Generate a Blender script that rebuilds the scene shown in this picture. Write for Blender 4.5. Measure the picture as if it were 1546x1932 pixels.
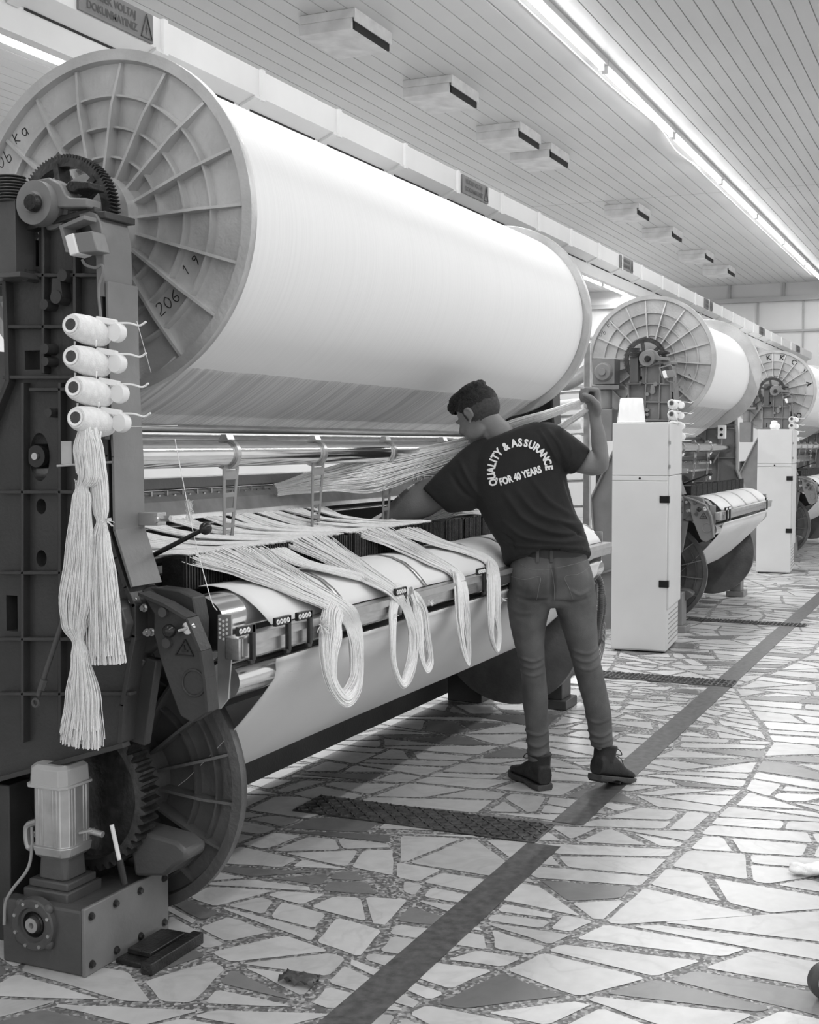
import bpy, bmesh, math, random
import numpy as np
from mathutils import Vector, Matrix, noise
from mathutils.bvhtree import BVHTree

# ------------------------------------------------------------------ camera, world, lights, exposure
for o in list(bpy.data.objects): bpy.data.objects.remove(o)
SC = bpy.context.scene
COL = SC.collection
PI = math.pi
CAM_H = 1.41
cd = bpy.data.cameras.new('camera'); cam = bpy.data.objects.new('camera', cd); COL.objects.link(cam)
cd.sensor_fit = 'VERTICAL'; cd.sensor_height = 36.0; cd.lens = 2430.0/1932.0*36.0
cd.clip_start = 0.05; cd.clip_end = 200
cam.location = (0, 0, CAM_H)
YAW = math.radians(24.2666); PITCH = math.radians(3.01526)
cam.rotation_euler = (PI/2-PITCH, 0, YAW-PI/2)
SC.camera = cam
SC.view_settings.view_transform = 'Standard'; SC.view_settings.look = 'None'
SC.view_settings.gamma = 1.0; SC.view_settings.exposure = 0.17
SC.view_settings.use_curve_mapping = False

W = bpy.data.worlds.new('hall_fill'); SC.world = W; W.use_nodes = True  # even white fill added through the open right and back sides
W.node_tree.nodes['Background'].inputs['Color'].default_value = (1, 1, 1, 1)
W.node_tree.nodes['Background'].inputs['Strength'].default_value = 0.80
CEIL = 4.3

# ------------------------------------------------------------------ materials
def nodes_of(m): return m.node_tree.nodes, m.node_tree.links
MATS = {}
def mat(name, g, rough=0.5, metal=0.0, var=0.0, scale=8.0, bump=0.0, bscale=60.0, stretch=(1, 1, 1), emit=0.0, spec=0.5, grime=0.0, sheen=0.0):
    if name in MATS: return MATS[name]
    m = bpy.data.materials.new(name); m.use_nodes = True; N, L = nodes_of(m)
    b = N['Principled BSDF']; b.inputs['Roughness'].default_value = rough; b.inputs['Metallic'].default_value = metal
    b.inputs['Specular IOR Level'].default_value = spec
    b.inputs['Base Color'].default_value = (g, g, g, 1)
    if sheen: b.inputs['Sheen Weight'].default_value = sheen
    tc = N.new('ShaderNodeTexCoord'); mp = N.new('ShaderNodeMapping'); mp.inputs['Scale'].default_value = stretch
    L.new(tc.outputs['Object'], mp.inputs['Vector'])
    n = N.new('ShaderNodeTexNoise'); n.inputs['Scale'].default_value = scale; n.inputs['Detail'].default_value = 6
    L.new(mp.outputs[0], n.inputs['Vector'])
    r = N.new('ShaderNodeMapRange'); r.inputs['From Min'].default_value = 0.3; r.inputs['From Max'].default_value = 0.7
    r.inputs['To Min'].default_value = max(0, g*(1-var)-grime); r.inputs['To Max'].default_value = g*(1+var)
    L.new(n.outputs['Fac'], r.inputs['Value']); L.new(r.outputs[0], b.inputs['Base Color'])
    if bump:
        n2 = N.new('ShaderNodeTexNoise'); n2.inputs['Scale'].default_value = bscale; n2.inputs['Detail'].default_value = 4
        L.new(mp.outputs[0], n2.inputs['Vector'])
        bp = N.new('ShaderNodeBump'); bp.inputs['Strength'].default_value = bump; bp.inputs['Distance'].default_value = 0.01
        L.new(n2.outputs['Fac'], bp.inputs['Height']); L.new(bp.outputs[0], b.inputs['Normal'])
    if emit:
        b.inputs['Emission Color'].default_value = (1, 1, 1, 1); b.inputs['Emission Strength'].default_value = emit
    MATS[name] = m; return m
M_CAST = mat('dark_cast_iron_paint', 0.044, 0.45, 0, 0.25, 5, 0.12, 90)
M_CAST2 = mat('mid_grey_machine_paint', 0.085, 0.4, 0, 0.2, 6, 0.1, 80)
M_GREYP = mat('light_grey_machine_paint', 0.20, 0.4, 0, 0.15, 6, 0.08, 80)
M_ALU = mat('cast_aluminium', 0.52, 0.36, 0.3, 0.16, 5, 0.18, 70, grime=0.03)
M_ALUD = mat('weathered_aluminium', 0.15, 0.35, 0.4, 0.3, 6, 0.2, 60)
M_STEEL = mat('brushed_steel', 0.55, 0.3, 0.9, 0.12, 20, 0.05, 80, (1, 6, 6))
M_CHROME = mat('polished_chrome_tube', 0.75, 0.13, 1.0, 0.08, 6, 0.02, 40, (1, 8, 8))
M_PLATE = mat('zinc_plate', 0.5, 0.4, 0.7, 0.15, 18)
M_BLACK = mat('black_plastic', 0.012, 0.25, 0, 0.2, 20)
M_OILY = mat('oily_black_iron', 0.022, 0.35, 0.2, 0.5, 25, 0.3, 120)
M_GEAR = mat('greased_gear_steel', 0.07, 0.28, 0.6, 0.4, 30, 0.15, 90)
M_WHITEP = mat('white_sheet_metal_paint', 0.66, 0.45, 0, 0.04, 3)
M_TRAYP = mat('pale_busbar_cover', 0.62, 0.5, 0, 0.05, 3)
M_SLOT = mat('dark_opening', 0.01, 0.8)
M_YARN = mat('white_cotton_yarn', 0.86, 0.85, 0, 0.08, 60, 0.3, 300)
M_YARN2 = mat('cotton_skein_yarn', 0.93, 0.9, 0, 0.05, 90, 0.3, 300)
M_CLOTH = mat('woven_cotton_cloth', 0.8, 0.8, 0, 0.03, 2, 0.15, 500)
M_PLAST = mat('white_plastic', 0.85, 0.3, 0, 0.03, 10)
M_WALL = mat('pale_sheet_wall', 0.52, 0.6, 0, 0.08, 0.6)
M_WALLT = mat('grey_wall_rail', 0.3, 0.5)
M_INK = mat('black_marker_ink', 0.015, 0.5)
M_SIGN = mat('grey_warning_sign', 0.13, 0.5, 0, 0.1, 10)
M_SIGNL = mat('dark_sign_lettering', 0.03, 0.5)
M_TUBE = mat('fluorescent_tube_glow', 0.9, 0.4, emit=13.0)
M_SKIN = mat('skin', 0.19, 0.5, 0, 0.12, 14, 0.1, 160)
M_HAIR = mat('short_black_hair', 0.010, 0.5, 0, 0.6, 70, 0.9, 240, (1, 1, 1))
M_HAIR2 = mat('cropped_hair_sides', 0.045, 0.7, 0, 0.4, 90, 0.4, 400)
M_SHIRT = mat('dark_tshirt_cotton', 0.012, 0.85, 0, 0.15, 12, 0.12, 260, sheen=0.05)
M_JEANS = mat('washed_grey_denim', 0.10, 0.85, 0, 0.35, 9, 0.2, 420)
M_STITCH = mat('denim_stitching', 0.22, 0.8)
M_BELT = mat('dark_belt', 0.02, 0.5)
M_SHOE = mat('black_suede_shoe', 0.016, 0.6, 0, 0.4, 30, 0.2, 200)
M_SOLE = mat('dark_grey_rubber_sole', 0.055, 0.6, 0, 0.2, 30, 0.2, 100)
M_PRINT = mat('white_shirt_print', 0.85, 0.6)
M_CABLE = mat('grey_cable_sheath', 0.3, 0.5)

def yarn_sheet_mat(name, lo, hi, fx, trans):
    # fine parallel threads: bump and tone change across the running direction, a little light passes through
    m = bpy.data.materials.new(name); m.use_nodes = True; N, L = nodes_of(m)
    b = N['Principled BSDF']; b.inputs['Roughness'].default_value = 0.55
    b.inputs['Sheen Weight'].default_value = 0.2
    tc = N.new('ShaderNodeTexCoord'); mp = N.new('ShaderNodeMapping'); mp.inputs['Scale'].default_value = (fx, 1.2, 1.2)
    L.new(tc.outputs['Object'], mp.inputs['Vector'])
    n = N.new('ShaderNodeTexNoise'); n.inputs['Scale'].default_value = 1.0; n.inputs['Detail'].default_value = 6
    L.new(mp.outputs[0], n.inputs['Vector'])
    r = N.new('ShaderNodeMapRange'); r.inputs['From Min'].default_value = 0.3; r.inputs['From Max'].default_value = 0.6
    r.inputs['To Min'].default_value = lo; r.inputs['To Max'].default_value = hi
    L.new(n.outputs['Fac'], r.inputs['Value']); L.new(r.outputs[0], b.inputs['Base Color'])
    bp = N.new('ShaderNodeBump'); bp.inputs['Strength'].default_value = 0.06; bp.inputs['Distance'].default_value = 0.002
    L.new(n.outputs['Fac'], bp.inputs['Height']); L.new(bp.outputs[0], b.inputs['Normal'])
    if trans:
        t = N.new('ShaderNodeBsdfTranslucent'); L.new(r.outputs[0], t.inputs['Color']); mx = N.new('ShaderNodeMixShader'); mx.inputs[0].default_value = trans
        L.new(b.outputs[0], mx.inputs[1]); L.new(t.outputs[0], mx.inputs[2]); L.new(mx.outputs[0], N['Material Output'].inputs['Surface'])
    return m
M_SHEET = yarn_sheet_mat('warp_thread_sheet', 0.66, 0.95, 90, 0.62)
M_WARP = yarn_sheet_mat('wound_warp_yarn', 0.80, 0.84, 260, 0)

def floor_mats():
    def chips(nm):
        m = bpy.data.materials.new(nm); m.use_nodes = True; N, L = nodes_of(m); return m, N, L, N['Principled BSDF']
    m, N, L, b = chips('chip_filled_joints')
    tc = N.new('ShaderNodeTexCoord'); vc = N.new('ShaderNodeTexVoronoi'); vc.voronoi_dimensions = '2D'; vc.inputs['Scale'].default_value = 120
    L.new(tc.outputs['Object'], vc.inputs['Vector']); sc = N.new('ShaderNodeSeparateColor'); L.new(vc.outputs['Color'], sc.inputs[0])
    pw = N.new('ShaderNodeMath'); pw.operation = 'POWER'; L.new(sc.outputs[0], pw.inputs[0]); pw.inputs[1].default_value = 2.2
    r = N.new('ShaderNodeMapRange'); r.inputs['To Min'].default_value = 0.11; r.inputs['To Max'].default_value = 0.52
    L.new(pw.outputs[0], r.inputs['Value']); L.new(r.outputs[0], b.inputs['Base Color']); b.inputs['Roughness'].default_value = 0.5
    joint = m
    m, N, L, b = chips('marble_crazy_paving')
    tc = N.new('ShaderNodeTexCoord'); at = N.new('ShaderNodeAttribute'); at.attribute_name = 'stone_tone'
    nv = N.new('ShaderNodeTexNoise'); nv.inputs['Scale'].default_value = 3.5; nv.inputs['Detail'].default_value = 10; nv.inputs['Distortion'].default_value = 1.2
    L.new(tc.outputs['Object'], nv.inputs['Vector'])
    def mth(op, a, c):
        n = N.new('ShaderNodeMath'); n.operation = op
        for i, v in enumerate((a, c)):
            if isinstance(v, (int, float)): n.inputs[i].default_value = v
            else: L.new(v, n.inputs[i])
        return n.outputs[0]
    ab = mth('ABSOLUTE', mth('SUBTRACT', nv.outputs['Fac'], 0.5), 0)
    r = N.new('ShaderNodeMapRange'); r.inputs['From Max'].default_value = 0.05; r.inputs['To Min'].default_value = 0.90; r.inputs['To Max'].default_value = 1.0
    L.new(ab, r.inputs['Value'])
    n2 = N.new('ShaderNodeTexNoise'); n2.inputs['Scale'].default_value = 22; n2.inputs['Detail'].default_value = 5; L.new(tc.outputs['Object'], n2.inputs['Vector'])
    r2 = N.new('ShaderNodeMapRange'); r2.inputs['From Min'].default_value = 0.3; r2.inputs['From Max'].default_value = 0.7; r2.inputs['To Min'].default_value = 0.93; r2.inputs['To Max'].default_value = 1.04
    L.new(n2.outputs['Fac'], r2.inputs['Value'])
    nd = N.new('ShaderNodeTexNoise'); nd.inputs['Scale'].default_value = 1.0; nd.inputs['Detail'].default_value = 5; L.new(tc.outputs['Object'], nd.inputs['Vector'])
    r3 = N.new('ShaderNodeMapRange'); r3.inputs['From Min'].default_value = 0.35; r3.inputs['From Max'].default_value = 0.6; r3.inputs['To Min'].default_value = 0.86; r3.inputs['To Max'].default_value = 1.0
    L.new(nd.outputs['Fac'], r3.inputs['Value'])
    c = mth('MULTIPLY', mth('MULTIPLY', mth('MULTIPLY', at.outputs['Fac'], r.outputs[0]), r2.outputs[0]), r3.outputs[0])
    L.new(c, b.inputs['Base Color']); b.inputs['Roughness'].default_value = 0.3
    return joint, m
M_JOINT, M_STONE = floor_mats()

# ------------------------------------------------------------------ mesh helpers
ORG = {}
def tag(o, label=None, cat=None, group=None, kind=None):
    if label: o['label'] = label
    if cat: o['category'] = cat
    if group: o['group'] = group
    if kind: o['kind'] = kind
    return o
def thing(name, loc, label, cat, group=None):
    o = bpy.data.objects.new(name, None); COL.objects.link(o); o.location = loc; o.empty_display_size = 0.05
    ORG[o.name] = Vector(loc); return tag(o, label, cat, group)
def dup(root, off, label=None, group=None, rz=0):
    r = root.copy(); COL.objects.link(r); r.location = Vector(root.location)+Vector(off); r.rotation_euler = (0, 0, rz); ORG[r.name] = Vector(r.location)
    if label: r['label'] = label
    if group: r['group'] = group
    def rec(a, b):
        for ch in [c for c in SC.objects if c.parent == a]:
            c = ch.copy(); COL.objects.link(c); c.parent = b; rec(ch, c)
    rec(root, r); return r
def basis(d):
    d = Vector(d).normalized(); a = Vector((0, 0, 1)) if abs(d.z) < 0.9 else Vector((1, 0, 0))
    u = d.cross(a).normalized(); return u, d.cross(u).normalized()
def crom(pts, n):
    pts = [Vector(p) for p in pts]; out = []
    P = [pts[0]*2-pts[1]]+pts+[pts[-1]*2-pts[-2]]
    for i in range(1, len(P)-2):
        for k in range(n):
            t = k/n; a, b, c, d = P[i-1], P[i], P[i+1], P[i+2]
            out.append(0.5*((2*b)+(c-a)*t+(2*a-5*b+4*c-d)*t*t+(3*b-a-3*c+d)*t**3))
    out.append(pts[-1]); return out
class MB:
    def __init__(s): s.v = []; s.f = []
    def add(s, vs, fs):
        n = len(s.v); s.v += [Vector(v) for v in vs]; s.f += [tuple(i+n for i in f) for f in fs]; return s
    def box(s, lo, hi, rz=0, piv=None):
        (x0, y0, z0), (x1, y1, z1) = lo, hi
        vs = [Vector(p) for p in ((x0,y0,z0),(x1,y0,z0),(x1,y1,z0),(x0,y1,z0),(x0,y0,z1),(x1,y0,z1),(x1,y1,z1),(x0,y1,z1))]
        if rz:
            c = Vector(piv) if piv else (Vector(lo)+Vector(hi))/2; R = Matrix.Rotation(rz, 3, 'Z')
            vs = [R @ (v-c)+c for v in vs]
        return s.add(vs, [(0,3,2,1),(4,5,6,7),(0,1,5,4),(1,2,6,5),(2,3,7,6),(3,0,4,7)])
    def beam(s, p0, p1, w, h, up=(0, 0, 1)):
        p0, p1 = Vector(p0), Vector(p1); d = (p1-p0).normalized(); up = Vector(up)
        a = d.cross(up).normalized(); b = a.cross(d).normalized()
        vs = [p+a*sx*w/2+b*sz*h/2 for p in (p0, p1) for sx, sz in ((-1,-1),(1,-1),(1,1),(-1,1))]
        return s.add(vs, [(0,3,2,1),(4,5,6,7),(0,1,5,4),(1,2,6,5),(2,3,7,6),(3,0,4,7)])
    def prism(s, poly, x0, x1, axis='x'):
        # poly in the plane across the axis: x -> (y,z); y -> (x,z); z -> (x,y)
        def P(a, b, t): return {'x': (t, a, b), 'y': (a, t, b), 'z': (a, b, t)}[axis]
        n = len(poly); vs = [P(a, b, x0) for a, b in poly]+[P(a, b, x1) for a, b in poly]
        return s.add(vs, [tuple(range(n)), tuple(range(2*n-1, n-1, -1))]+[(i, i+n, (i+1) % n+n, (i+1) % n) for i in range(n)])
    def rings(s, rs, closed=False, cap=True):
        n = len(rs[0]); vs = [v for r in rs for v in r]; fs = []
        m = len(rs)
        for i in range(m if closed else m-1):
            j = (i+1) % m
            for k in range(n): fs.append((i*n+k, i*n+(k+1) % n, j*n+(k+1) % n, j*n+k))
        if cap and not closed: fs += [tuple(range(n-1, -1, -1)), tuple((m-1)*n+k for k in range(n))]
        return s.add(vs, fs)
    def cyl(s, p0, p1, r0, r1=None, n=24, cap=True):
        p0, p1 = Vector(p0), Vector(p1); r1 = r0 if r1 is None else r1; u, w = basis(p1-p0)
        return s.rings([[p+(u*math.cos(2*PI*k/n)+w*math.sin(2*PI*k/n))*r for k in range(n)] for p, r in ((p0, r0), (p1, r1))], cap=cap)
    def lathe(s, c, prof, axis=(1, 0, 0), n=32, cap=True, closed=False):
        c = Vector(c); d = Vector(axis).normalized(); u, w = basis(d)
        return s.rings([[c+d*t+(u*math.cos(2*PI*k/n)+w*math.sin(2*PI*k/n))*r for k in range(n)] for t, r in prof], cap=cap, closed=closed)
    def tube(s, path, r, n=8, sub=0, cap=True, closed=False):
        pts = crom(path, sub) if sub else [Vector(p) for p in path]; rs = []
        m = len(pts); d0 = (pts[1]-pts[0]).normalized(); u, w = basis(d0)
        for i, p in enumerate(pts):
            d = pts[min(i+1, m-1)]-pts[max(i-1, 0)]
            if d.length > 1e-9: d.normalize(); u = (u-d*u.dot(d)); u = u.normalized() if u.length > 1e-6 else basis(d)[0]; w = d.cross(u)
            rr = r(i/(m-1)) if callable(r) else r
            rs.append([p+(u*math.cos(2*PI*k/n)+w*math.sin(2*PI*k/n))*rr for k in range(n)])
        return s.rings(rs, cap=cap)
    def ell(s, c, r, rot=None, n=20, m=12):
        c = Vector(c); vs = []; fs = []; R = rot or Matrix.Identity(3)
        for i in range(1, m):
            a = PI*i/m
            for k in range(n):
                b = 2*PI*k/n; vs.append(c+R @ Vector((r[0]*math.sin(a)*math.cos(b), r[1]*math.sin(a)*math.sin(b), r[2]*math.cos(a))))
        t = len(vs); vs += [c+R @ Vector((0, 0, r[2])), c+R @ Vector((0, 0, -r[2]))]
        for i in range(m-2):
            for k in range(n): fs.append((i*n+k, (i+1)*n+k, (i+1)*n+(k+1) % n, i*n+(k+1) % n))
        for k in range(n): fs.append((t, k, (k+1) % n)); fs.append((t+1, (m-2)*n+(k+1) % n, (m-2)*n+k))
        return s.add(vs, fs)
    def cap2(s, p0, p1, r0, r1, n=16):     # tapered capsule
        s.cyl(p0, p1, r0, r1, n); s.ell(p0, (r0,)*3, n=n, m=8); return s.ell(p1, (r1,)*3, n=n, m=8)
    def torus(s, c, R, r, axis=(1, 0, 0), n=40, m=8):
        c = Vector(c); d = Vector(axis).normalized(); u, w = basis(d); rs = []
        for i in range(n):
            a = 2*PI*i/n; e = u*math.cos(a)+w*math.sin(a)
            rs.append([c+e*(R+r*math.cos(2*PI*k/m))+d*r*math.sin(2*PI*k/m) for k in range(m)])
        return s.rings(rs, closed=True)
    def grid(s, rows):
        n = len(rows[0]); m = len(rows)
        return s.add([p for r in rows for p in r], [(i*n+k, i*n+k+1, (i+1)*n+k+1, (i+1)*n+k) for i in range(m-1) for k in range(n-1)])
    def build(s, name, material, parent=None, smooth=35, bevel=0, label=None, kind=None, origin=None, thick=0, recalc=True):
        org = Vector((0, 0, 0)); q = parent
        if parent is not None: org = ORG[parent.name]
        elif origin is not None: org = Vector(origin)
        me = bpy.data.meshes.new(name); me.from_pydata([tuple(v-org) for v in s.v], [], s.f); me.materials.append(material)
        if recalc:
            bm = bmesh.new(); bm.from_mesh(me); bmesh.ops.recalc_face_normals(bm, faces=bm.faces); bm.to_mesh(me); bm.free()
        o = bpy.data.objects.new(name, me); COL.objects.link(o)
        if parent is not None: o.parent = parent
        else: o.location = org
        ORG[o.name] = org
        if thick:
            md = o.modifiers.new('t', 'SOLIDIFY'); md.thickness = thick; md.offset = 0
        if bevel:
            md = o.modifiers.new('b', 'BEVEL'); md.width = bevel; md.segments = 2; md.limit_method = 'ANGLE'; md.angle_limit = 0.7
        if smooth:
            me.polygons.foreach_set('use_smooth', [True]*len(me.polygons))
            if smooth < 180: me.set_sharp_from_angle(angle=math.radians(smooth))
        if label: o['label'] = label
        if kind: o['kind'] = kind
        return o
def bake(o):
    dg = bpy.context.evaluated_depsgraph_get(); dg.update()
    me = bpy.data.meshes.new_from_object(o.evaluated_get(dg)); o.modifiers.clear(); old = o.data; o.data = me
    bpy.data.meshes.remove(old); return o
def organic(o, voxel, smooth=4, fac=0.5):
    md = o.modifiers.new('r', 'REMESH'); md.mode = 'VOXEL'; md.voxel_size = voxel; md.use_smooth_shade = True
    if smooth:
        ms = o.modifiers.new('s', 'SMOOTH'); ms.iterations = smooth; ms.factor = fac
    return bake(o)
def strands(mb, path, n, r, seed, N=(0, 0, 1), flat=0.5, sub=6, jit=0.15, ends=0.0, m=4, xs=0, xf=0.25):
    # path: list of (point, half width); a skein of n threads following it
    rnd = random.Random(seed); N = Vector(N)
    ctr = crom([p for p, w in path], sub); k = len(path)
    ws = []
    for i in range(k-1):
        for t in range(sub):
            f = t/sub; f = f*f*(3-2*f); ws.append(path[i][1]*(1-f)+path[i+1][1]*f)
    ws.append(path[-1][1]); L = len(ctr)
    fr = []
    for i in range(L):
        d = (ctr[min(i+1, L-1)]-ctr[max(i-1, 0)]).normalized(); s_ = d.cross(N)
        s_ = s_.normalized() if s_.length > 1e-3 else Vector((1, 0, 0)); f_ = s_.cross(d).normalized()
        if xs:
            b_ = min(1, max(0, i/sub-xs+1)); b_ = b_*b_*(3-2*b_)
            sx = Vector((-1, 0, 0)); fx = Vector((0, -0.35, 0.9))*xf
            s_ = sx*(1-b_)+s_*b_; f_ = fx*(1-b_)+f_*b_
        fr.append((s_, f_))
    for q in range(n):
        a = 2*PI*rnd.random(); rho = math.sqrt(rnd.random()); x, y = math.cos(a)*rho, math.sin(a)*rho*flat
        ph = [rnd.uniform(0, 6.28) for _ in range(4)]; cut = L-int(rnd.random()*ends*L)
        pts = []
        for i in range(cut):
            t = i/L
            jx = jit*math.sin(ph[0]+t*5)+0.4*jit*math.sin(ph[1]+t*13); jy = jit*math.sin(ph[2]+t*6)+0.4*jit*math.sin(ph[3]+t*11)
            pts.append(ctr[i]+fr[i][0]*ws[i]*(x+jx)+fr[i][1]*ws[i]*(y+jy*flat))
        mb.tube(pts, r, m, cap=False)
def text_mesh(txt, size, place, name, material, parent, bold=0.0, align='CENTER', extr=0.0, spacing=1.0, sub=0, proj=None, kind=None, label=None):
    cu = bpy.data.curves.new('t', 'FONT'); cu.body = txt; cu.size = size; cu.align_x = align; cu.align_y = 'CENTER'
    cu.offset = bold; cu.extrude = extr; cu.space_character = spacing; cu.resolution_u = 3
    t = bpy.data.objects.new('t', cu); COL.objects.link(t)
    dg = bpy.context.evaluated_depsgraph_get(); dg.update(); me = bpy.data.meshes.new_from_object(t.evaluated_get(dg))
    bpy.data.objects.remove(t); mb = MB()
    bm = bmesh.new(); bm.from_mesh(me); bmesh.ops.triangulate(bm, faces=bm.faces)
    if sub: bmesh.ops.subdivide_edges(bm, edges=[e for e in bm.edges if e.calc_length() > size*0.25], cuts=sub, use_grid_fill=False); bmesh.ops.triangulate(bm, faces=bm.faces)
    bm.verts.ensure_lookup_table()
    mb.add([place(v.co.x, v.co.y, v.co.z) for v in bm.verts], [tuple(v.index for v in f.verts) for f in bm.faces]); bm.free()
    return mb if name is None else mb.build(name, material, parent, smooth=0, label=label, recalc=False)

# ------------------------------------------------------------------ lamp rows (real lamps with their own light)
ORD = ['first', 'second', 'third', 'fourth', 'fifth', 'sixth', 'seventh', 'eighth', 'ninth', 'tenth', 'eleventh']
def lamp_row(y, z, x0, n, length, power, label, group, tube_r=0.016, wide=0.07):
    src = None
    for i in range(n):
        x = x0+i*length
        if src is None:
            t = thing('tube_lamp', (x, y, z), label % ORD[i], 'lamp', group)
            MB().box((x+0.01, y-wide/2, z-0.045), (x+length-0.02, y+wide/2, z)).build('lamp_housing', M_WHITEP, t, bevel=0.004)
            MB().cyl((x+0.06, y, z-0.075), (x+length-0.06, y, z-0.075), tube_r, n=12).build('glowing_tube', M_TUBE, t)
            for xx in (x+0.04, x+length-0.06): MB().box((xx-0.012, y-0.02, z-0.095), (xx+0.012, y+0.02, z-0.045)).build('tube_holder', M_PLAST, t)
            src = t
        else: t = dup(src, (i*length, 0, 0), label % ORD[i])
        ld = bpy.data.lights.new('tube_light', 'AREA'); ld.shape = 'RECTANGLE'; ld.size = length-0.1; ld.size_y = 0.09; ld.energy = power
        lo = bpy.data.objects.new('tube_light', ld); COL.objects.link(lo); lo.parent = t
        lo.location = (length/2, 0, -0.11)
G1 = 'tube lamps of the row above the looms'
lamp_row(2.72, CEIL, 0.4, 10, 2.3, 12.5, 'white tube lamp of the glowing ceiling row, %s from the near end', G1)
lamp_row(-0.6, CEIL, -3.4, 11, 2.3, 15.0, 'white tube lamp above the right aisle, %s from the near end', 'tube lamps above the right aisle')
lamp_row(6.35, CEIL, 4.0, 9, 2.3, 32.0, 'white tube lamp behind the looms, %s from the near end', 'tube lamps behind the looms')

# ------------------------------------------------------------------ room shell
X0, X1, Y0, Y1 = -4.0, 24.0, -5.5, 8.6
f = MB(); f.box((X0, Y0, -0.05), (X1, Y1, -0.0015)); f.build('floor', M_JOINT, kind='structure', smooth=0)
def paving():
    rn = random.Random(17); cells = []
    def area(p): return 0.5*abs(sum(p[i][0]*p[(i+1) % len(p)][1]-p[(i+1) % len(p)][0]*p[i][1] for i in range(len(p))))
    def clip_(p, q, n, keep):    # half plane (x-q).n >= 0
        out = []
        for i in range(len(p)):
            a, b = p[i], p[(i+1) % len(p)]; da = ((a[0]-q[0])*n[0]+(a[1]-q[1])*n[1])*keep; db = ((b[0]-q[0])*n[0]+(b[1]-q[1])*n[1])*keep
            if da >= 0: out.append(a)
            if (da > 0 > db) or (da < 0 < db): t = da/(da-db); out.append((a[0]+(b[0]-a[0])*t, a[1]+(b[1]-a[1])*t))
        return out
    def split(p, lim):
        if len(p) < 3: return
        if area(p) < lim: cells.append(p); return
        cx = sum(a[0] for a in p)/len(p); cy = sum(a[1] for a in p)/len(p)
        w = max(a[0] for a in p)-min(a[0] for a in p); h = max(a[1] for a in p)-min(a[1] for a in p)
        base = 0 if w > 0.62*h else PI/2        # cut across the longer side, leaving pieces long across the aisle
        an = base+rn.gauss(0, 0.42); n = (math.cos(an), math.sin(an)); q = (cx+rn.uniform(-0.16, 0.16)*w, cy+rn.uniform(-0.16, 0.16)*h)
        for k in (1, -1): split(clip_(p, q, n, k), lim*rn.uniform(0.75, 1.3))
    sx, sy = 1.3, 1.1; nx, ny = int((X1-X0)/sx)+1, int((Y1-Y0)/sy)+1
    G = [[(X0+i*sx+rn.uniform(-0.35, 0.35)*(0 < i < nx), Y0+j*sy+rn.uniform(-0.3, 0.3)*(0 < j < ny)) for j in range(ny+1)] for i in range(nx+1)]
    for i in range(nx):
        for j in range(ny): split([G[i][j], G[i+1][j], G[i+1][j+1], G[i][j+1]], rn.uniform(0.035, 0.075))
    vs, fs, tone = [], [], []
    for p in cells:
        A = sum(p[i][0]*p[(i+1) % len(p)][1]-p[(i+1) % len(p)][0]*p[i][1] for i in range(len(p)))
        if A < 0: p = p[::-1]
        q = p
        for i in range(len(p)):
            a, b = p[i], p[(i+1) % len(p)]; d = math.hypot(b[0]-a[0], b[1]-a[1])
            if d < 1e-6: continue
            n = (-(b[1]-a[1])/d, (b[0]-a[0])/d); g = rn.uniform(0.006, 0.017)+(rn.random() < 0.12)*0.015; tl = rn.uniform(-0.02, 0.02)
            q = clip_(q, (a[0]+n[0]*g, a[1]+n[1]*g), (n[0]+tl*n[1], n[1]-tl*n[0]), 1)
            if len(q) < 3: break
        if len(q) < 3 or area(q) < 0.003: continue
        if max(a[0] for a in q) > X1 or max(a[1] for a in q) > Y1: continue
        # slightly uneven sawn edges
        r = []
        for i in range(len(q)):
            a, b = q[i], q[(i+1) % len(q)]; d = math.hypot(b[0]-a[0], b[1]-a[1])
            if d < 0.004: continue
            if d > 0.04: r.append((a[0]+(b[0]-a[0])*0.012/d, a[1]+(b[1]-a[1])*0.012/d)); k = int(d/0.09); r += [(a[0]+(b[0]-a[0])*t+rn.gauss(0, 0.0016), a[1]+(b[1]-a[1])*t+rn.gauss(0, 0.0016)) for t in [(m+1)/(k+1) for m in range(k)]]; r.append((b[0]-(b[0]-a[0])*0.012/d, b[1]-(b[1]-a[1])*0.012/d))
            else: r.append(a)
        if len(r) < 3: continue
        n0 = len(vs); vs += [(x, y, 0.0) for x, y in r]; fs.append(tuple(range(n0, len(vs))))
        tone.append(rn.uniform(0.16, 0.26) if rn.random() < 0.11 else rn.uniform(0.52, 0.70))
    me = bpy.data.meshes.new('floor'); me.from_pydata(vs, [], fs); me.materials.append(M_STONE)
    at = me.attributes.new('stone_tone', 'FLOAT', 'FACE'); at.data.foreach_set('value', tone)
    o = bpy.data.objects.new('floor', me); COL.objects.link(o); o['kind'] = 'structure'; return o
paving()
M_CEIL = mat('grey_ceiling_planks', 0.52, 0.38, 0, 0.08, 0.7, 0.03, 30)
def ceil_prof(ya, yb, w):
    pts = []; y = ya
    while y < yb-1e-6:
        g = 0.007
        pts += [(y, CEIL+0.011), (y+g*0.5, CEIL+0.011), (y+g, CEIL), (y+w-g*0.3, CEIL)]
        y += w
    return pts
pts = ceil_prof(Y0, 2.55, 0.1145)+[(2.70, CEIL), (3.05, CEIL)]+ceil_prof(3.06, Y1, 0.15)
for a, b, n in ((X0, 15.1, 'ceiling'), (15.115, X1, 'ceiling')):
    c = MB(); c.grid([[(a, y, z) for y, z in pts], [(b, y, z) for y, z in pts]])
    o = c.build(n, M_CEIL, kind='structure', smooth=0)
c = MB(); c.box((X0, Y0, CEIL+0.03), (X1, Y1, CEIL+0.1)); c.build('ceiling', M_WALLT, kind='structure', smooth=0)
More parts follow.
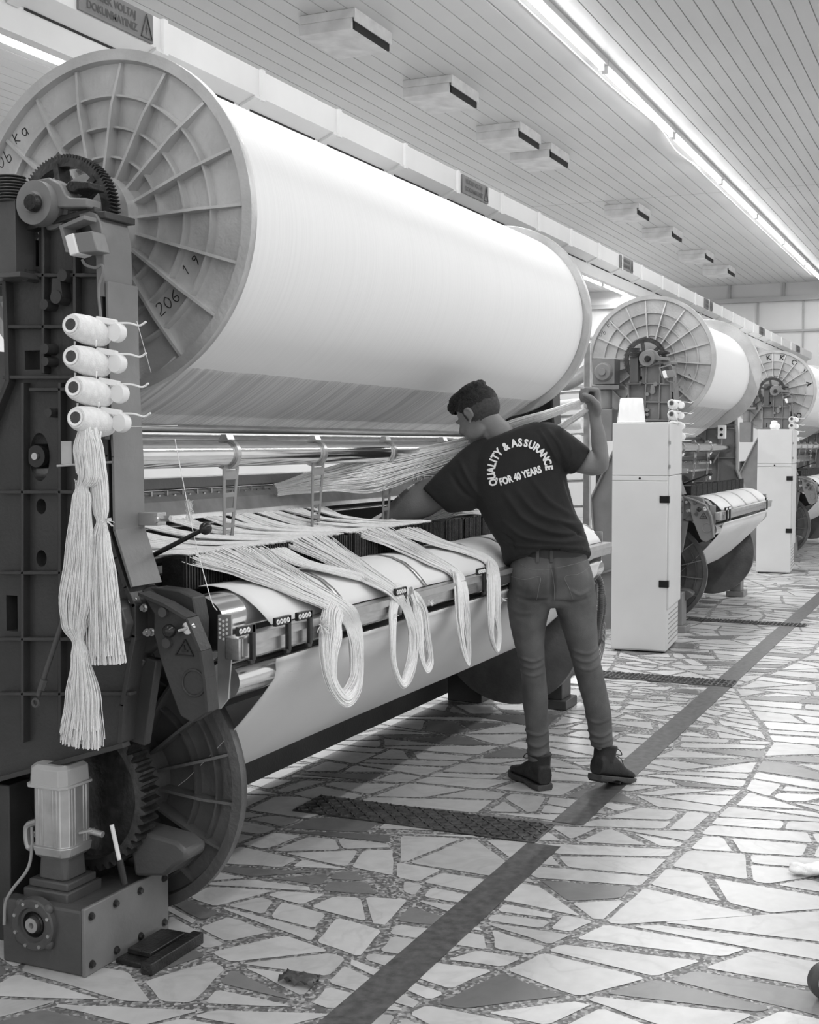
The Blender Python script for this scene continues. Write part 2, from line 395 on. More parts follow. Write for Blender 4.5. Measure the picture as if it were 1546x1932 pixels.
w = MB(); w.box((X1, Y0, 0), (X1+0.1, Y1, CEIL+0.1)); w.build('wall_far', M_WALL, kind='structure', smooth=0)
w = MB(); w.box((X0, Y1, 0), (X1+0.1, Y1+0.1, CEIL+0.1)); w.build('wall_left', M_WALL, kind='structure', smooth=0)
t = MB()
t.box((X1-0.10, Y0, 3.97), (X1, Y1, 4.05)); t.box((X1-0.04, Y0, 3.42), (X1, Y1, 3.46)); t.box((X1-0.04, Y0, 2.5), (X1, Y1, 2.54))
for yy in (4.40, 3.44, 2.4, 5.4, 6.4, 7.4): t.box((X1-0.05, yy-0.02, 4.05), (X1, yy+0.02, CEIL))
for yy in (3.9, 3.1, 2.2, 4.8, 5.9): t.box((X1-0.03, yy-0.012, 2.54), (X1, yy+0.012, 3.97))
t.build('trim_1', M_WALLT, kind='structure', smooth=0)
# dark inlaid strip in the floor, parallel to the looms
M_STRIP = mat('dark_terrazzo_strip', 0.085, 0.4, 0, 0.4, 30, 0.05, 200)
s = MB(); s.box((-3, 1.345, 0), (4.27, 1.465, 0.002)); s.box((4.55, 1.345, 0), (X1, 1.465, 0.002))
s.build('trim_2', M_STRIP, kind='structure', smooth=0)
# floor channel covers
M_GRATE = mat('worn_chequer_plate', 0.10, 0.45, 0.4, 0.4, 18, 0.4, 90)
def cover(x0, x1, y0, y1, label):
    t = thing('channel_cover', (x0, (y0+y1)/2, 0), label, 'floor cover')
    m = MB(); m.box((x0, y0, 0), (x1, y1, 0.006)); m.build('rim', M_GRATE, t, bevel=0.002)
    m = MB(); n = int((y1-y0)/0.03); k = max(3, int((x1-x0)/0.03))
    for i in range(n):
        for j in range(k):
            cx, cy = x0+(j+0.5)*(x1-x0)/k, y0+(i+0.5)*(y1-y0)/n
            sg = 1 if (i+j) % 2 else -1
            m.beam((cx-0.009, cy-0.009*sg, 0.008), (cx+0.009, cy+0.009*sg, 0.008), 0.005, 0.004)
    m.build('raised_pattern', M_GRATE, t, smooth=0)
cover(4.27, 4.50, 1.44, 2.42, 'dark chequered steel cover in the floor in front of the worker, nearest of three')
cover(7.52, 7.72, 1.34, 2.35, 'thin dark floor channel cover crossing beside the tall near cabinet')
cover(10.25, 10.4, 1.28, 2.2, 'dark ribbed floor channel cover beside the second loom, farthest of three')

# ------------------------------------------------------------------ ceiling vents
M_VENT = mat('dusty_white_duct', 0.62, 0.6, 0, 0.15, 8)
first = None
VL = ['ceiling vent box cut by the top edge of the photo, nearest of the row', 'large ceiling vent box second in the row from the top', 'ceiling vent box overlapping the one right behind it',
      'ceiling vent box tucked right behind the third one', 'ceiling vent box at the plank joint with a dark mouth', 'ceiling vent box just past the plank joint', 'small far ceiling vent box, second last of the row', 'smallest ceiling vent box, nearest to the far wall']
for i, x in enumerate((7.78, 9.47, 11.08, 11.98, 15.35, 17.2, 19.4, 21.2)):
    if first is None:
        t = thing('ceiling_vent', (x, 3.91, CEIL), VL[0], 'vent', 'ceiling vents in a row')
        MB().box((x, 3.91, CEIL-0.06), (x+0.58, 4.33, CEIL)).box((x, 3.93, CEIL-0.135), (x+0.58, 4.33, CEIL-0.06)).build('duct_box', M_VENT, t, bevel=0.004)
        MB().box((x+0.02, 3.915, CEIL-0.132), (x+0.56, 3.929, CEIL-0.075)).build('air_slot', M_SLOT, t, smooth=0)
        MB().box((x, 3.905, CEIL-0.085), (x+0.58, 3.912, CEIL)).build('face_plate', M_VENT, t, smooth=0)
        first = t
    else: dup(first, (x-7.78, 0, 0), VL[i])
# loose cable under the lamp row
MB().tube([(4, 2.86, CEIL-0.01), (8, 2.86, CEIL-0.01), (10.3, 2.85, CEIL-0.01), (11.6, 2.79, CEIL-0.03), (12.6, 2.84, CEIL-0.05), (13.6, 2.82, CEIL-0.03), (14.0, 2.86, CEIL-0.01), (23, 2.86, CEIL-0.01)], 0.006, 6, 8).build('lamp_cable', M_PLAST)
tag(bpy.data.objects['lamp_cable'], 'thin white cable running beside the glowing lamp row on the ceiling', 'cable')

# ------------------------------------------------------------------ busbar run above the looms
bus = thing('busbar_run', (0, 3.05, 2.75), 'long pale overhead busbar channel running above the looms', 'busbar')
m = MB(); m.prism([(2.90, 3.015), (2.90, 2.90), (2.975, 2.868), (3.06, 2.868), (3.06, 3.015)], 1.5, 23.6); m.build('channel', M_TRAYP, bus, smooth=0)
m = MB(); m.prism([(2.978, 2.867), (3.04, 2.867), (3.04, 2.775), (2.99, 2.775)], 1.5, 23.6); m.build('lower_channel', M_TRAYP, bus, smooth=0)
xs = [3.42, 4.14, 4.86, 5.58, 6.35, 7.1, 7.85, 8.6, 9.35, 10.1, 10.8, 11.5, 12.3, 13, 13.8, 14.5, 15.3, 16, 16.8, 17.5, 18.3, 19, 20, 21]
for x in xs:
    m = MB(); m.box((x, 2.885, 2.885), (x+0.028, 2.902, 3.017)); m.prism([(2.894, 2.902), (2.894, 2.890), (2.975, 2.856), (2.975, 2.868)], x-0.04, x+0.02)
    m.build('joint_bracket', M_TRAYP, bus, smooth=0)
m = MB()
for a, b in zip([2.0]+xs, xs+[22.5]): m.box((a+0.05, 2.9755, 2.859), (b-0.08, 2.9785, 2.8675))
m.build('slot_gap', M_SLOT, bus, smooth=0)
def sign(x, w, h, label):
    t = thing('warning_sign', (x, 2.895, 2.9), label, 'sign')
    y = 2.893; zc = 2.956
    MB().box((x-w/2, y-0.004, zc-h/2), (x+w/2, 2.8995, zc+h/2)).build('sign_plate', M_SIGN, t, smooth=0)
    pl = lambda dx, dz, s_=1: (lambda a, b, c: (x+dx+a, y-0.0055, zc+dz+b))
    text_mesh('Y\u00dcKSEK VOLTAJ', h*0.36, pl(-0.03, h*0.20), 'lettering', M_SIGNL, t, bold=0.0012)
    text_mesh('DOKUNMAYINIZ', h*0.36, pl(-0.03, -h*0.22), 'lettering', M_SIGNL, t, bold=0.0012)
    m = MB()
    for s_ in (1,):
        cx = x+w/2-0.042; a = [Vector((cx, y-0.006, zc+h*0.42)), Vector((cx+0.034, y-0.006, zc-h*0.40)), Vector((cx-0.034, y-0.006, zc-h*0.40))]
        for i in range(3): m.beam(a[i], a[(i+1) % 3], 0.0035, 0.0035, (0, 1, 0))
        m.add([(cx+0.006, y-0.006, zc+h*0.15), (cx-0.008, y-0.006, zc-h*0.12), (cx, y-0.006, zc-h*0.10), (cx-0.005, y-0.006, zc-h*0.34), (cx+0.009, y-0.006, zc-h*0.04), (cx+0.001, y-0.006, zc-h*0.05)], [(0, 1, 2, 5), (5, 2, 3, 4)])
    m.build('warning_triangle', M_SIGNL, t, smooth=0, recalc=False)
SG = 0.105
sign(3.86, 0.43, SG, 'grey Turkish high voltage warning sign on the busbar at the top left')
sign(7.39, 0.43, SG, 'grey high voltage warning sign on the busbar above the end of the near beam')
sign(10.96, 0.43, SG, 'small grey warning sign on the busbar left of the second loom')
sign(14.5, 0.43, SG, 'small grey warning sign on the busbar above the second loom')
sign(18.2, 0.43, SG, 'small grey warning sign on the busbar between the second and third loom')
sign(21.8, 0.43, SG, 'smallest grey warning sign on the busbar, farthest right')

# ------------------------------------------------------------------ loom parts
def spoked_flange(mb, X, cy, cz, R, sgn=-1, n=18, hub=0.28, rot=0.0, rib=0.045, rings=(0.74, 0.56, 0.39)):
    c = (X, cy, cz)
    mb.lathe(c, [(0, 0.02), (0, R), (sgn*0.004, R+0.003), (sgn*0.034, R+0.003), (sgn*0.034, R-0.028), (sgn*0.012, R-0.034), (sgn*0.012, hub*R), (sgn*0.09, hub*R*0.86), (sgn*0.09, 0.02)], n=96)
    def P(r, a, x): return Vector((X+sgn*x, cy+r*math.cos(a), cz+r*math.sin(a)))
    for k in range(n):
        a = rot+2*PI*k/n; t = 0.0042
        d = Vector((0, -math.sin(a), math.cos(a)))*t
        r0, r1 = hub*R*0.95, R*0.945
        prof = [(r0, 0.010), (r0, 0.010+rib*1.1), (r0+(r1-r0)*0.6, 0.010+rib*0.9), (r1*0.985, 0.010+rib*0.3), (r1, 0.010)]
        mb.rings([[P(r, a, x)+d*s for r, x in prof] for s in (1, -1)])
    for q in rings:
        rr = q*R
        mb.lathe(c, [(sgn*0.010, rr-0.006), (sgn*0.036, rr-0.003), (sgn*0.036, rr+0.003), (sgn*0.010, rr+0.006)], n=96, cap=False, closed=True)
def gear(mb, X0, X1, cy, cz, r, teeth, depth=0.012, rim=0.03, holes=0, tooth=0.5):
    n = teeth*4; 
    def ring(x, rr, mod):
        out = []
        for k in range(n):
            a = 2*PI*k/n; q = rr-(depth if (mod and k % 4 in (2, 3)) else 0)
            out.append(Vector((x, cy+q*math.cos(a), cz+q*math.sin(a))))
        return out
    rs = [ring(X0, r-rim, 0), ring(X0, r, 1), ring(X1, r, 1), ring(X1, r-rim, 0)]
    mb.rings(rs, closed=True)
def bolt(mb, p, r=0.009, axis=(-1, 0, 0), h=0.008):
    p = Vector(p); d = Vector(axis); mb.cyl(p, p+d*h*0.25, r*1.35, n=14); mb.cyl(p, p+d*h, r, r*0.9, n=6)
def strokes(mb, glyph, O, A, B, s, r=0.0016):
    G = {'2': [[(0, .8), (.2, 1), (.5, .95), (.55, .7), (.3, .35), (0, 0), (.6, .02)]], '0': [[(.3, 1), (.05, .7), (.05, .3), (.3, 0), (.55, .3), (.55, .7), (.3, 1)]],
         '6': [[(.5, 1), (.15, .65), (.05, .3), (.25, 0), (.5, .1), (.5, .4), (.2, .45)]], '1': [[(.1, .7), (.3, 1), (.3, 0)]], '9': [[(.5, .7), (.2, .6), (.15, .9), (.5, .95), (.5, .5), (.35, 0)]],
         'k': [[(.1, 1), (.1, 0)], [(.5, .65), (.1, .35), (.5, 0)]], 'a': [[(.5, .6), (.2, .6), (.1, .3), (.3, .05), (.5, .3), (.5, .6), (.55, 0)]], 'b': [[(.1, 1), (.1, 0), (.45, .05), (.45, .45), (.1, .4)]],
         '4': [[(.4, 1), (0, .35), (.6, .35)], [(.45, .7), (.45, 0)]], 'i': [[(.3, .6), (.3, 0)]], 'c': [[(.5, .9), (.1, .7), (.1, .3), (.5, .1)]], 'p': [[(.1, -.3), (.1, .6), (.5, .55), (.5, .2), (.1, .1)]]}
    O, A, B = Vector(O), Vector(A), Vector(B)
    for i, ch in enumerate(glyph):
        for pl in G.get(ch, []):
            mb.tube([O+A*(s*(x+i*0.85))+B*(s*y) for x, y in pl], r, 5, 3)

def frame_mesh(x0, x1, dy, detail):
    # x0 near face of the ribs, x1 back face of the casting
    up = [(y+dy, z) for y, z in [(2.153, 2.016), (2.133, 1.983), (2.13, 1.838), (2.129, 1.686), (2.127, 1.586), (2.119, 1.519), (2.116, 1.379), (2.115, 1.183), (2.091, 1.113), (2.061, 1.037), (2.035, 0.9895), (2.036, 0.9052), (2.076, 0.7187), (2.086, 0.6181)]]
    left = [(2.70+dy, 0.42), (2.75+dy, 1.0), (2.56+dy, 1.40), (2.46+dy, 1.585), (2.465+dy, 1.86), (2.40+dy, 1.98)]
    out = up+left
    m = MB(); m.prism(out, x0+0.03, x1)
    return m, out
def side_frame(parent, x0, x1, dy, near, material):
    m, out = frame_mesh(x0, x1, dy, near)
    o = m.build('side_frame', material, parent, smooth=30, bevel=0)
    # openings through the casting
    cuts = MB()
    def oval(cy, cz, ry, rz):
        cuts.lathe((x0-0.1, 0, 0), [(0, 1), (0.4, 1)], n=28)
        n0 = len(cuts.v)-56
        for i in range(n0, len(cuts.v)):
            v = cuts.v[i]; cuts.v[i] = Vector((v.x, cy+v.y*ry, cz+v.z*rz))
    ov, h1, h2, win, win2 = [(2.369, 1.375), (2.366, 1.24), (2.368, 1.097), (2.389, 1.639), (2.474, 0.9398)]
    oval(ov[0]+dy, ov[1], 0.034, 0.066); oval(h1[0]+dy, h1[1], 0.017, 0.021); oval(h2[0]+dy, h2[1], 0.018, 0.023)
    cuts.box((x0-0.1, win[0]+dy-0.026, win[1]-0.026), (x0+0.3, win[0]+dy+0.026, win[1]+0.026))
    cuts.box((x0-0.1, win2[0]+dy-0.02, win2[1]-0.05), (x0+0.3, win2[0]+dy+0.02, win2[1]+0.05))
    sl = (2.383, 1.941)
    cuts.box((x0-0.1, sl[0]+dy-0.022, sl[1]-0.05), (x0+0.3, sl[0]+dy+0.022, sl[1]+0.05))
    c = cuts.build('cut', M_SLOT); b = o.modifiers.new('b', 'BOOLEAN'); b.operation = 'DIFFERENCE'; b.object = c; b.solver = 'EXACT'
    bake(o); bpy.data.objects.remove(c)
    o.data.set_sharp_from_angle(angle=math.radians(30))
    # ribs standing proud of the web
    r = MB(); xr = x0; n = len(out)
    for i in range(n):
        (a, b_), (c_, d) = out[i], out[(i+1) % n]
        cy = sum(p[0] for p in out)/n; cz = sum(p[1] for p in out)/n
        ctr = Vector((0, 0, 0))
        p0, p1 = Vector((xr+0.016, a, b_)), Vector((xr+0.016, c_, d)); q = (p1-p0).normalized(); nn = Vector((0, -q.z, q.y))
        if nn.dot(Vector((0, 2.35+dy-(a+c_)/2, 0))) < 0: nn = -nn
        r.beam(p0+nn*0.007-q*0.004, p1+nn*0.007+q*0.004, 0.032, 0.014, nn)
    for a, b_ in zip([(2.324, 2.031), (2.22, 2.024), (2.38, 1.558), (2.403, 1.577), (2.277, 1.575), (2.447, 1.869), (2.45, 1.73), (2.496, 1.278), (2.501, 1.054), (2.505, 0.8689), (2.508, 0.7153), (2.471, 1.593)], [(2.332, 1.6), (2.227, 1.598), (2.127, 1.554), (2.423, 0.5858), (2.294, 0.5982), (2.128, 1.852), (2.13, 1.718), (2.114, 1.284), (2.102, 1.071), (2.036, 0.8982), (2.058, 0.7513), (2.122, 1.586)]):
        r.beam((xr+0.018, a[0]+dy, a[1]), (xr+0.018, b_[0]+dy, b_[1]), 0.010, 0.030, (1, 0, 0))
    r.build('stiffening_ribs', material, parent, smooth=30, bevel=0.002)
    b = MB()
    for (y, z), rr in zip([(2.373, 1.863), (2.25, 1.856), (2.312, 1.782), (2.312, 1.665), (2.311, 1.631), (2.303, 1.494)], (0.016, 0.016, 0.014, 0.014, 0.012, 0.012)):
        q = MB(); q.cyl((x0-0.012, y+dy, z), (x0+0.03, y+dy, z), rr, rr*1.1, n=20); q.build('casting_boss', material, parent, smooth=30)
    b.cyl((x0-0.012, 2.272+dy, 1.80), (x0+0.03, 2.272+dy, 1.80), 0.018, 0.02, n=20)
    b.prism([(2.29+dy, 1.80), (2.285+dy, 1.85), (2.26+dy, 1.85), (2.252+dy, 1.80)], x0-0.008, x0+0.03)
    b.build('casting_boss', material, parent, smooth=30)
    if near:
        rol = MB(); c = (2.369, 1.375)
        rol.lathe((x0+0.015, c[0]+dy, c[1]+0.002), [(0, 0.002), (0, 0.030), (0.008, 0.034), (0.05, 0.034), (0.05, 0.002)], n=32)
        rol.build('idle_roller', M_BLACK, parent)
        MB().lathe((x0+0.008, c[0]+dy, c[1]+0.002), [(0, 0.002), (0, 0.010), (0.01, 0.011), (0.01, 0.002)], n=20).build('roller_cap', M_STEEL, parent)

def warp_beam(dx, dy, W, yr, label, far_label='', rot=0.06, marks=True, letters=None):
    cy, cz, X = 2.375+dy, 2.052, 3.1+dx; R = 0.497
    t = thing('warp_beam', (X, cy, cz), label, 'warp beam')
    X += 0.032; m = MB(); spoked_flange(m, X, cy, cz, R, rot=rot); fl = m.build('flange', M_ALU, t, smooth=40)
    if marks:
        k = MB(); fx = X-0.0125
        def wr(s, y, z, size, ang):
            A = Vector((0, -math.cos(ang), math.sin(ang))); B = Vector((0, math.sin(ang), math.cos(ang))); strokes(k, s, (fx, y+dy, z), A, B, size)
        p = [(2.195, 1.779), (2.106, 1.89), (2.074, 1.913), (2.717, 2.317), (2.78, 2.249)]
        wr('206', p[0][0], p[0][1], 0.036, 0.6); wr('1', p[1][0], p[1][1], 0.03, 0.6); wr('9', p[2][0], p[2][1], 0.03, 0.6)
        wr('ka', p[3][0], p[3][1], 0.04, 0.5); wr('0b', p[4][0], p[4][1], 0.04, 0.5)
        k.build('marker_writing', M_INK, fl)
    if letters:
        for ch, a in letters:
            rr = 0.415; a = math.radians(a); y, z = cy-rr*math.cos(a), cz+rr*math.sin(a); q = PI/2-a
            text_mesh(ch, 0.085, lambda u, v, w: (X-0.015, y-(u*math.cos(-q)-v*math.sin(-q)), z+(u*math.sin(-q)+v*math.cos(-q))), 'flange_letter', M_INK, fl, bold=0.002)
    W -= 0.032
    m = MB(); spoked_flange(m, X+W, cy, cz, R, sgn=1, rot=rot); m.build('flange', M_ALU, t, smooth=40)
    m = MB(); rn = random.Random(4)
    prof = [(0.003, 0.1)]; k = 60
    for i in range(k+1):
        prof.append((0.004+(W-0.008)*i/k, yr+rn.uniform(-0.0003, 0.0003)))
    prof.append((W-0.003, 0.1))
    m.lathe((X, cy, cz), prof, n=128); m.build('wound_yarn', M_WARP, t, smooth=60)
    m = MB(); m.lathe((X, cy, cz), [(-0.10, 0.02), (-0.10, 0.135), (-0.05, 0.135), (-0.05, 0.02)], n=48)
    m.build('hub', M_ALU, t, smooth=40)
    m = MB(); gear(m, X-0.215, X-0.175, cy, cz, 0.165, 96, 0.010, 0.034)
    for k in range(6):
        a = 0.35+k*PI/3; m.beam((X-0.195, cy+0.05*math.cos(a), cz+0.05*math.sin(a)), (X-0.195, cy+0.14*math.cos(a), cz+0.14*math.sin(a)), 0.018, 0.05, (1, 0, 0))
    m.lathe((X-0.22, cy, cz), [(0, 0.02), (0, 0.07), (0.05, 0.07), (0.05, 0.02)], n=32)
    m.build('gear_wheel', M_GEAR, t, smooth=30)
    m = MB(); m.cyl((X-0.34, cy, cz), (X-0.02, cy, cz), 0.045, n=32); m.cyl((X+W, cy, cz), (X+W+0.3, cy, cz), 0.045, n=24)
    m.build('shaft', M_OILY, t)
    return t

def lower_beam(dx, dy, W, label, near_gear=True):
    cy, cz, X, R = 2.32+dy, 0.425, 3.132+dx, 0.397
    t = thing('cloth_beam', (X, cy, 0.03), label, 'cloth beam')
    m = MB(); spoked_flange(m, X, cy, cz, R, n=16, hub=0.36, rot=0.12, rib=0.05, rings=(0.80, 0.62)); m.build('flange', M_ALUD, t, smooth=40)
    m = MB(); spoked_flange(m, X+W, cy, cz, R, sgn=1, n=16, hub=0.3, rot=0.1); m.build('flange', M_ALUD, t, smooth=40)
    m = MB(); m.cyl((X+0.002, cy, cz), (X+W-0.002, cy, cz), 0.10, n=48); m.build('wound_cloth', M_CLOTH, t)
    m = MB(); m.lathe((X, cy, cz), [(-0.16, 0.03), (-0.16, 0.10), (-0.10, 0.10), (-0.10, 0.135), (-0.03, 0.14), (-0.03, 0.03)], n=40)
    for k in range(6):
        a = k*PI/3+0.2; bolt(m, (X-0.10, cy+0.118*math.cos(a), cz+0.118*math.sin(a)))
    m.build('hub', M_ALUD, t, smooth=40)
    m = MB(); gear(m, X-0.245, X-0.175, cy, cz, 0.222, 50, 0.016, 0.035)
    m.lathe((X-0.20, cy, cz), [(0, 0.02), (0, 0.19), (0.02, 0.19), (0.02, 0.02)], n=48)
    m.build('gear_wheel', M_GEAR, t, smooth=30)
    return t

def bobbin_thing(p, label, group, ax=(-0.97, -0.10, 0.10)):
    t = thing('yarn_bobbin', p, label, 'bobbin', group); p = Vector(p); d = Vector(ax).normalized()
    MB().lathe(p, [(-0.075, 0.010), (-0.075, 0.030), (-0.05, 0.036), (0.0, 0.037), (0.055, 0.031), (0.068, 0.026), (0.068, 0.010)], axis=d, n=28).build('yarn_winding', M_YARN, t, smooth=50)
    MB().lathe(p+d*0.066, [(0, 0.004), (0, 0.021), (0.006, 0.021), (0.006, 0.015), (0.002, 0.014), (0.002, 0.004)], axis=d, n=24).build('steel_core_ring', M_CHROME, t)
    q = p+Vector((0.06, -0.050, -0.004))
    MB().lathe(q, [(-0.012, 0.004), (-0.012, 0.023), (-0.004, 0.026), (0.004, 0.026), (0.012, 0.023), (0.012, 0.004)], axis=(-1, 0.1, 0), n=24).build('tension_disc', M_PLAST, t)
    MB().tube([q+Vector((0, 0.0, 0.024)), q+Vector((0, -0.04, 0.022)), q+Vector((0, -0.07, 0.015)), q+Vector((0, -0.09, 0.024))], 0.0028, 6, 4).build('feeler_wire', M_PLAST, t)
    m = MB(); m.beam(p+Vector((0.04, 0, 0.03)), q+Vector((0.0, 0, 0.024)), 0.02, 0.016); m.build('holder_arm', M_PLAST, t, bevel=0.003)
    for a, b in (((-0.02, 0.02, -0.03), (-0.02, 0.024, -0.055)), ((0.0, -0.03, -0.028), (-0.02, -0.045, -0.045))):
        m = MB(); m.tube([p+Vector(a), p+Vector(b)], lambda f: 0.003-0.0018*f, 5); m.build('loose_yarn_tuft', M_YARN, t)
    MB().cyl(p+d*0.0675, p+d*0.069, 0.0145, n=20).build('core_opening', M_GEAR, t)
    return t

def clip(x, parent, n=4, drop=0.055):
    # comb like thread guide bolted on the rail: bar with eyelets and a leg
    y, z = 1.758, 0.926
    m = MB(); m.box((x-0.078, y-0.006, z-0.010), (x+0.004, y+0.006, z+0.014)); m.beam((x-0.002, y, z+0.013), (x-0.002, y, z-0.085), 0.017, 0.012, (0, 1, 0)); m.box((x-0.020, y-0.005, z-0.092), (x+0.004, y+0.005, z-0.080))
    return m, y, z

M_HANG = mat('dull_zinc_hanger', 0.30, 0.5, 0.2, 0.1, 20)
def loom(dx, dy, W, label, near=True, M_F=M_CAST, M_FF=M_CAST2, seed=1):
    X = 3.1+dx; E = W-3.3+dx     # near offset dx, far offset E
    root = thing('terry_loom', (X+W/2, 2.3+dy, 0), label, 'loom')
    V = lambda x, y, z: Vector((x+dx, y+dy, z)); F = lambda x, y, z: Vector((x+E, y+dy, z))
    side_frame(root, 2.765+dx, 2.885+dx, dy, near, M_F)
    side_frame(root, 6.58+E, 6.70+E, dy, False, M_F)
    # base feet
    for x in (2.8+dx, 6.50+E):
        if x > 2.81: m = MB(); m.box((x, 2.02+dy, 0), (x+0.20, 2.18+dy, 0.05)); m.box((x+0.02, 2.05+dy, 0.05), (x+0.18, 2.15+dy, 0.30)); m.build('foot_block', M_F, root, bevel=0.004)
        m = MB(); m.box((x, 2.5+dy, 0), (x+0.2, 2.7+dy, 0.45)); m.build('foot_block', M_F, root, bevel=0.004)
    # cross beams tying the frames
    m = MB(); m.box(V(2.88, 2.55, 0.5), F(6.6, 2.68, 0.72)); m.box(V(2.88, 2.6, 1.0), F(6.6, 2.7, 1.12)); m.build('cross_beam', M_F, root, bevel=0.004)
    m = MB(); m.box(V(2.89, 2.72, 0.03), F(6.57, 2.74, 1.20)); m.build('rear_light_block', M_CAST, root)  # added dark panel, keeps light from behind out of the space below
    # bearing arm round the shaft
    m = MB(); m.lathe(V(2.70, *(2.309, 2.045)), [(0, 0.01), (0, 0.026), (0.015, 0.03), (0.015, 0.058), (0.05, 0.060), (0.055, 0.052), (0.075, 0.052), (0.08, 0.062), (0.13, 0.062), (0.13, 0.01)], n=36)
    m.build('shaft_bearing', M_GREYP if near else M_GREYP, root, smooth=35)
    m = MB(); m.lathe(V(2.690, *(2.3, 2.041)), [(0, 0.002), (0, 0.020), (0.012, 0.024), (0.02, 0.024), (0.02, 0.002)], n=24); m.build('shaft_cap', M_OILY, root, smooth=35)
    o = [(y+dy, z) for y, z in [(2.326, 2.109), (2.28, 2.112), (2.241, 2.092), (2.224, 2.063), (2.211, 2.054), (2.155, 2.049), (2.156, 2.025), (2.249, 2.031), (2.267, 2.055), (2.284, 2.068), (2.305, 2.061), (2.327, 2.032)]]
    m = MB(); m.prism(o, 2.74+dx, 2.80+dx); m.build('bearing_arm', M_GREYP, root, smooth=30, bevel=0.004)
    o = [(y+dy, z) for y, z in [(2.244, 2.085), (2.229, 2.103), (2.163, 2.095), (2.164, 2.078), (2.2, 2.078), (2.212, 2.071), (2.235, 2.076)]]
    m = MB(); m.prism(o, 2.76+dx, 2.83+dx); m.build('latch_block', M_OILY, root, smooth=30, bevel=0.003)
    m = MB(); m.box(V(2.77, 2.12, 2.0), V(2.90, 2.44, 2.018)); m.build('top_ledge', M_F, root, bevel=0.002)
    # inclined strut on the upper frame edge, light on it put into paler grey
    o = [(y+dy, z) for y, z in [(2.2, 2.015), (2.165, 2.019), (2.145, 2.011), (2.13, 1.988), (2.122, 1.946), (2.12, 1.878), (2.119, 1.795), (2.145, 1.796), (2.147, 1.893), (2.156, 1.962), (2.173, 1.994), (2.197, 1.998)]]
    m = MB(); m.prism(o, 2.762+dx, 2.885+dx); m.build('lit_curved_strut', M_GREYP, root, smooth=40, bevel=0.003)
    m = MB()
    sp = [(2.114, 1.835), (2.111, 1.585), (2.101, 1.379), (2.099, 1.185), (2.045, 1.04)]
    for a, b in zip(sp[:-1], sp[1:]): m.beam(V(2.825, a[0]-0.003, a[1]), V(2.825, b[0]-0.003, b[1]-0.004), 0.13, 0.008, (0, 1, 0))
    m.build('lit_edge_flange', M_GREYP, root, smooth=40, bevel=0.001)  # frame side facing the light, its brightness put in as paler grey
    # limit switch in its bent bracket
    m = MB(); pb = [(y+dy, z) for y, z in [(2.133, 1.997), (2.215, 1.975), (2.194, 1.906), (2.182, 1.905), (2.202, 1.969), (2.133, 1.986)]]
    m.prism(pb, 2.70+dx, 2.75+dx); m.build('switch_bracket', M_GREYP, root, bevel=0.001, smooth=30)
    a, b = (2.7, 2.191, 1.965), (2.7, 2.112, 1.893)
    m = MB(); m.prism([(y+dy, z) for y, z in [(2.189, 1.946), (2.162, 1.952), (2.146, 1.9), (2.173, 1.894)]], 2.69+dx, 2.75+dx); m.build('switch_cover', M_PLAST, root, bevel=0.003)
    m = MB(); m.prism([(y+dy, z) for y, z in [(2.162, 1.952), (2.105, 1.954), (2.089, 1.902), (2.146, 1.9)]], 2.695+dx, 2.75+dx); m.build('switch_body', M_GREYP, root, bevel=0.003)
    m = MB(); m.tube([(x+dx, y+dy, z) for x, y, z in [(2.72, 2.157, 1.887), (2.72, 2.145, 1.873), (2.72, 2.115, 1.864), (2.72, 2.095, 1.87), (2.72, 2.092, 1.85), (2.72, 2.106, 1.81), (2.72, 2.1, 1.735)]], 0.004, 6, 4); m.build('switch_cable', M_GREYP, root)
    # let-off gear motor left of the frame
    c = V(2.80, 2.66, 1.955)
    m = MB(); m.box(c+Vector((0, -0.085, -0.09)), c+Vector((0.16, 0.085, 0.10))); m.lathe(c+Vector((-0.03, 0, 0)), [(0, 0.01), (0, 0.06), (0.03, 0.075), (0.04, 0.075), (0.04, 0.01)], n=24)
    m.lathe(c+Vector((-0.05, 0, 0)), [(0, 0.004), (0, 0.026), (0.03, 0.03), (0.03, 0.004)], n=20)
    for k in range(8): bolt(m, c+Vector((-0.005, 0.065*math.cos(k*PI/4), 0.065*math.sin(k*PI/4))), 0.007)
    m.box(c+Vector((0.0, -0.12, -0.13)), c+Vector((0.16, 0.12, -0.10))); m.build('let_off_gearbox', M_GREYP, root, smooth=30, bevel=0.003)
    m = MB(); m.cyl(c+Vector((0.08, 0, -0.13)), c+Vector((0.08, 0, -0.28)), 0.045, n=20); m.box(c+Vector((0.0, -0.07, -0.52)), c+Vector((0.15, 0.07, -0.28))); m.build('let_off_motor', M_GREYP, root, smooth=30, bevel=0.006)
    # left ribbed motor
    m = MB(); q = (2.385, 2.087)
    for k in range(9): m.cyl(V(2.74+0.0, q[0]+0.02, q[1]-0.03+k*0.008), V(2.74, q[0]+0.02, q[1]-0.027+k*0.008), 0.04, n=20)
    m.box(V(2.72, q[0]-0.01, q[1]-0.22), V(2.80, q[0]+0.05, q[1]-0.03)); m.box(V(2.70, q[0]-0.04, q[1]-0.235), V(2.80, q[0]+0.08, q[1]-0.222))
    m.build('ribbed_motor', M_CAST2, root, smooth=30, bevel=0.002)
    # guide pipe with hangers
    m = MB(); m.cyl(V(2.88, 2.2, 1.379), F(6.6, 2.2, 1.379), 0.040, n=40); m.build('guide_pipe', M_CHROME, root)
    hx = [3.47, 4.05, 4.64, 5.23, 5.85] if W > 3 else [3.35, 3.9, 4.45]
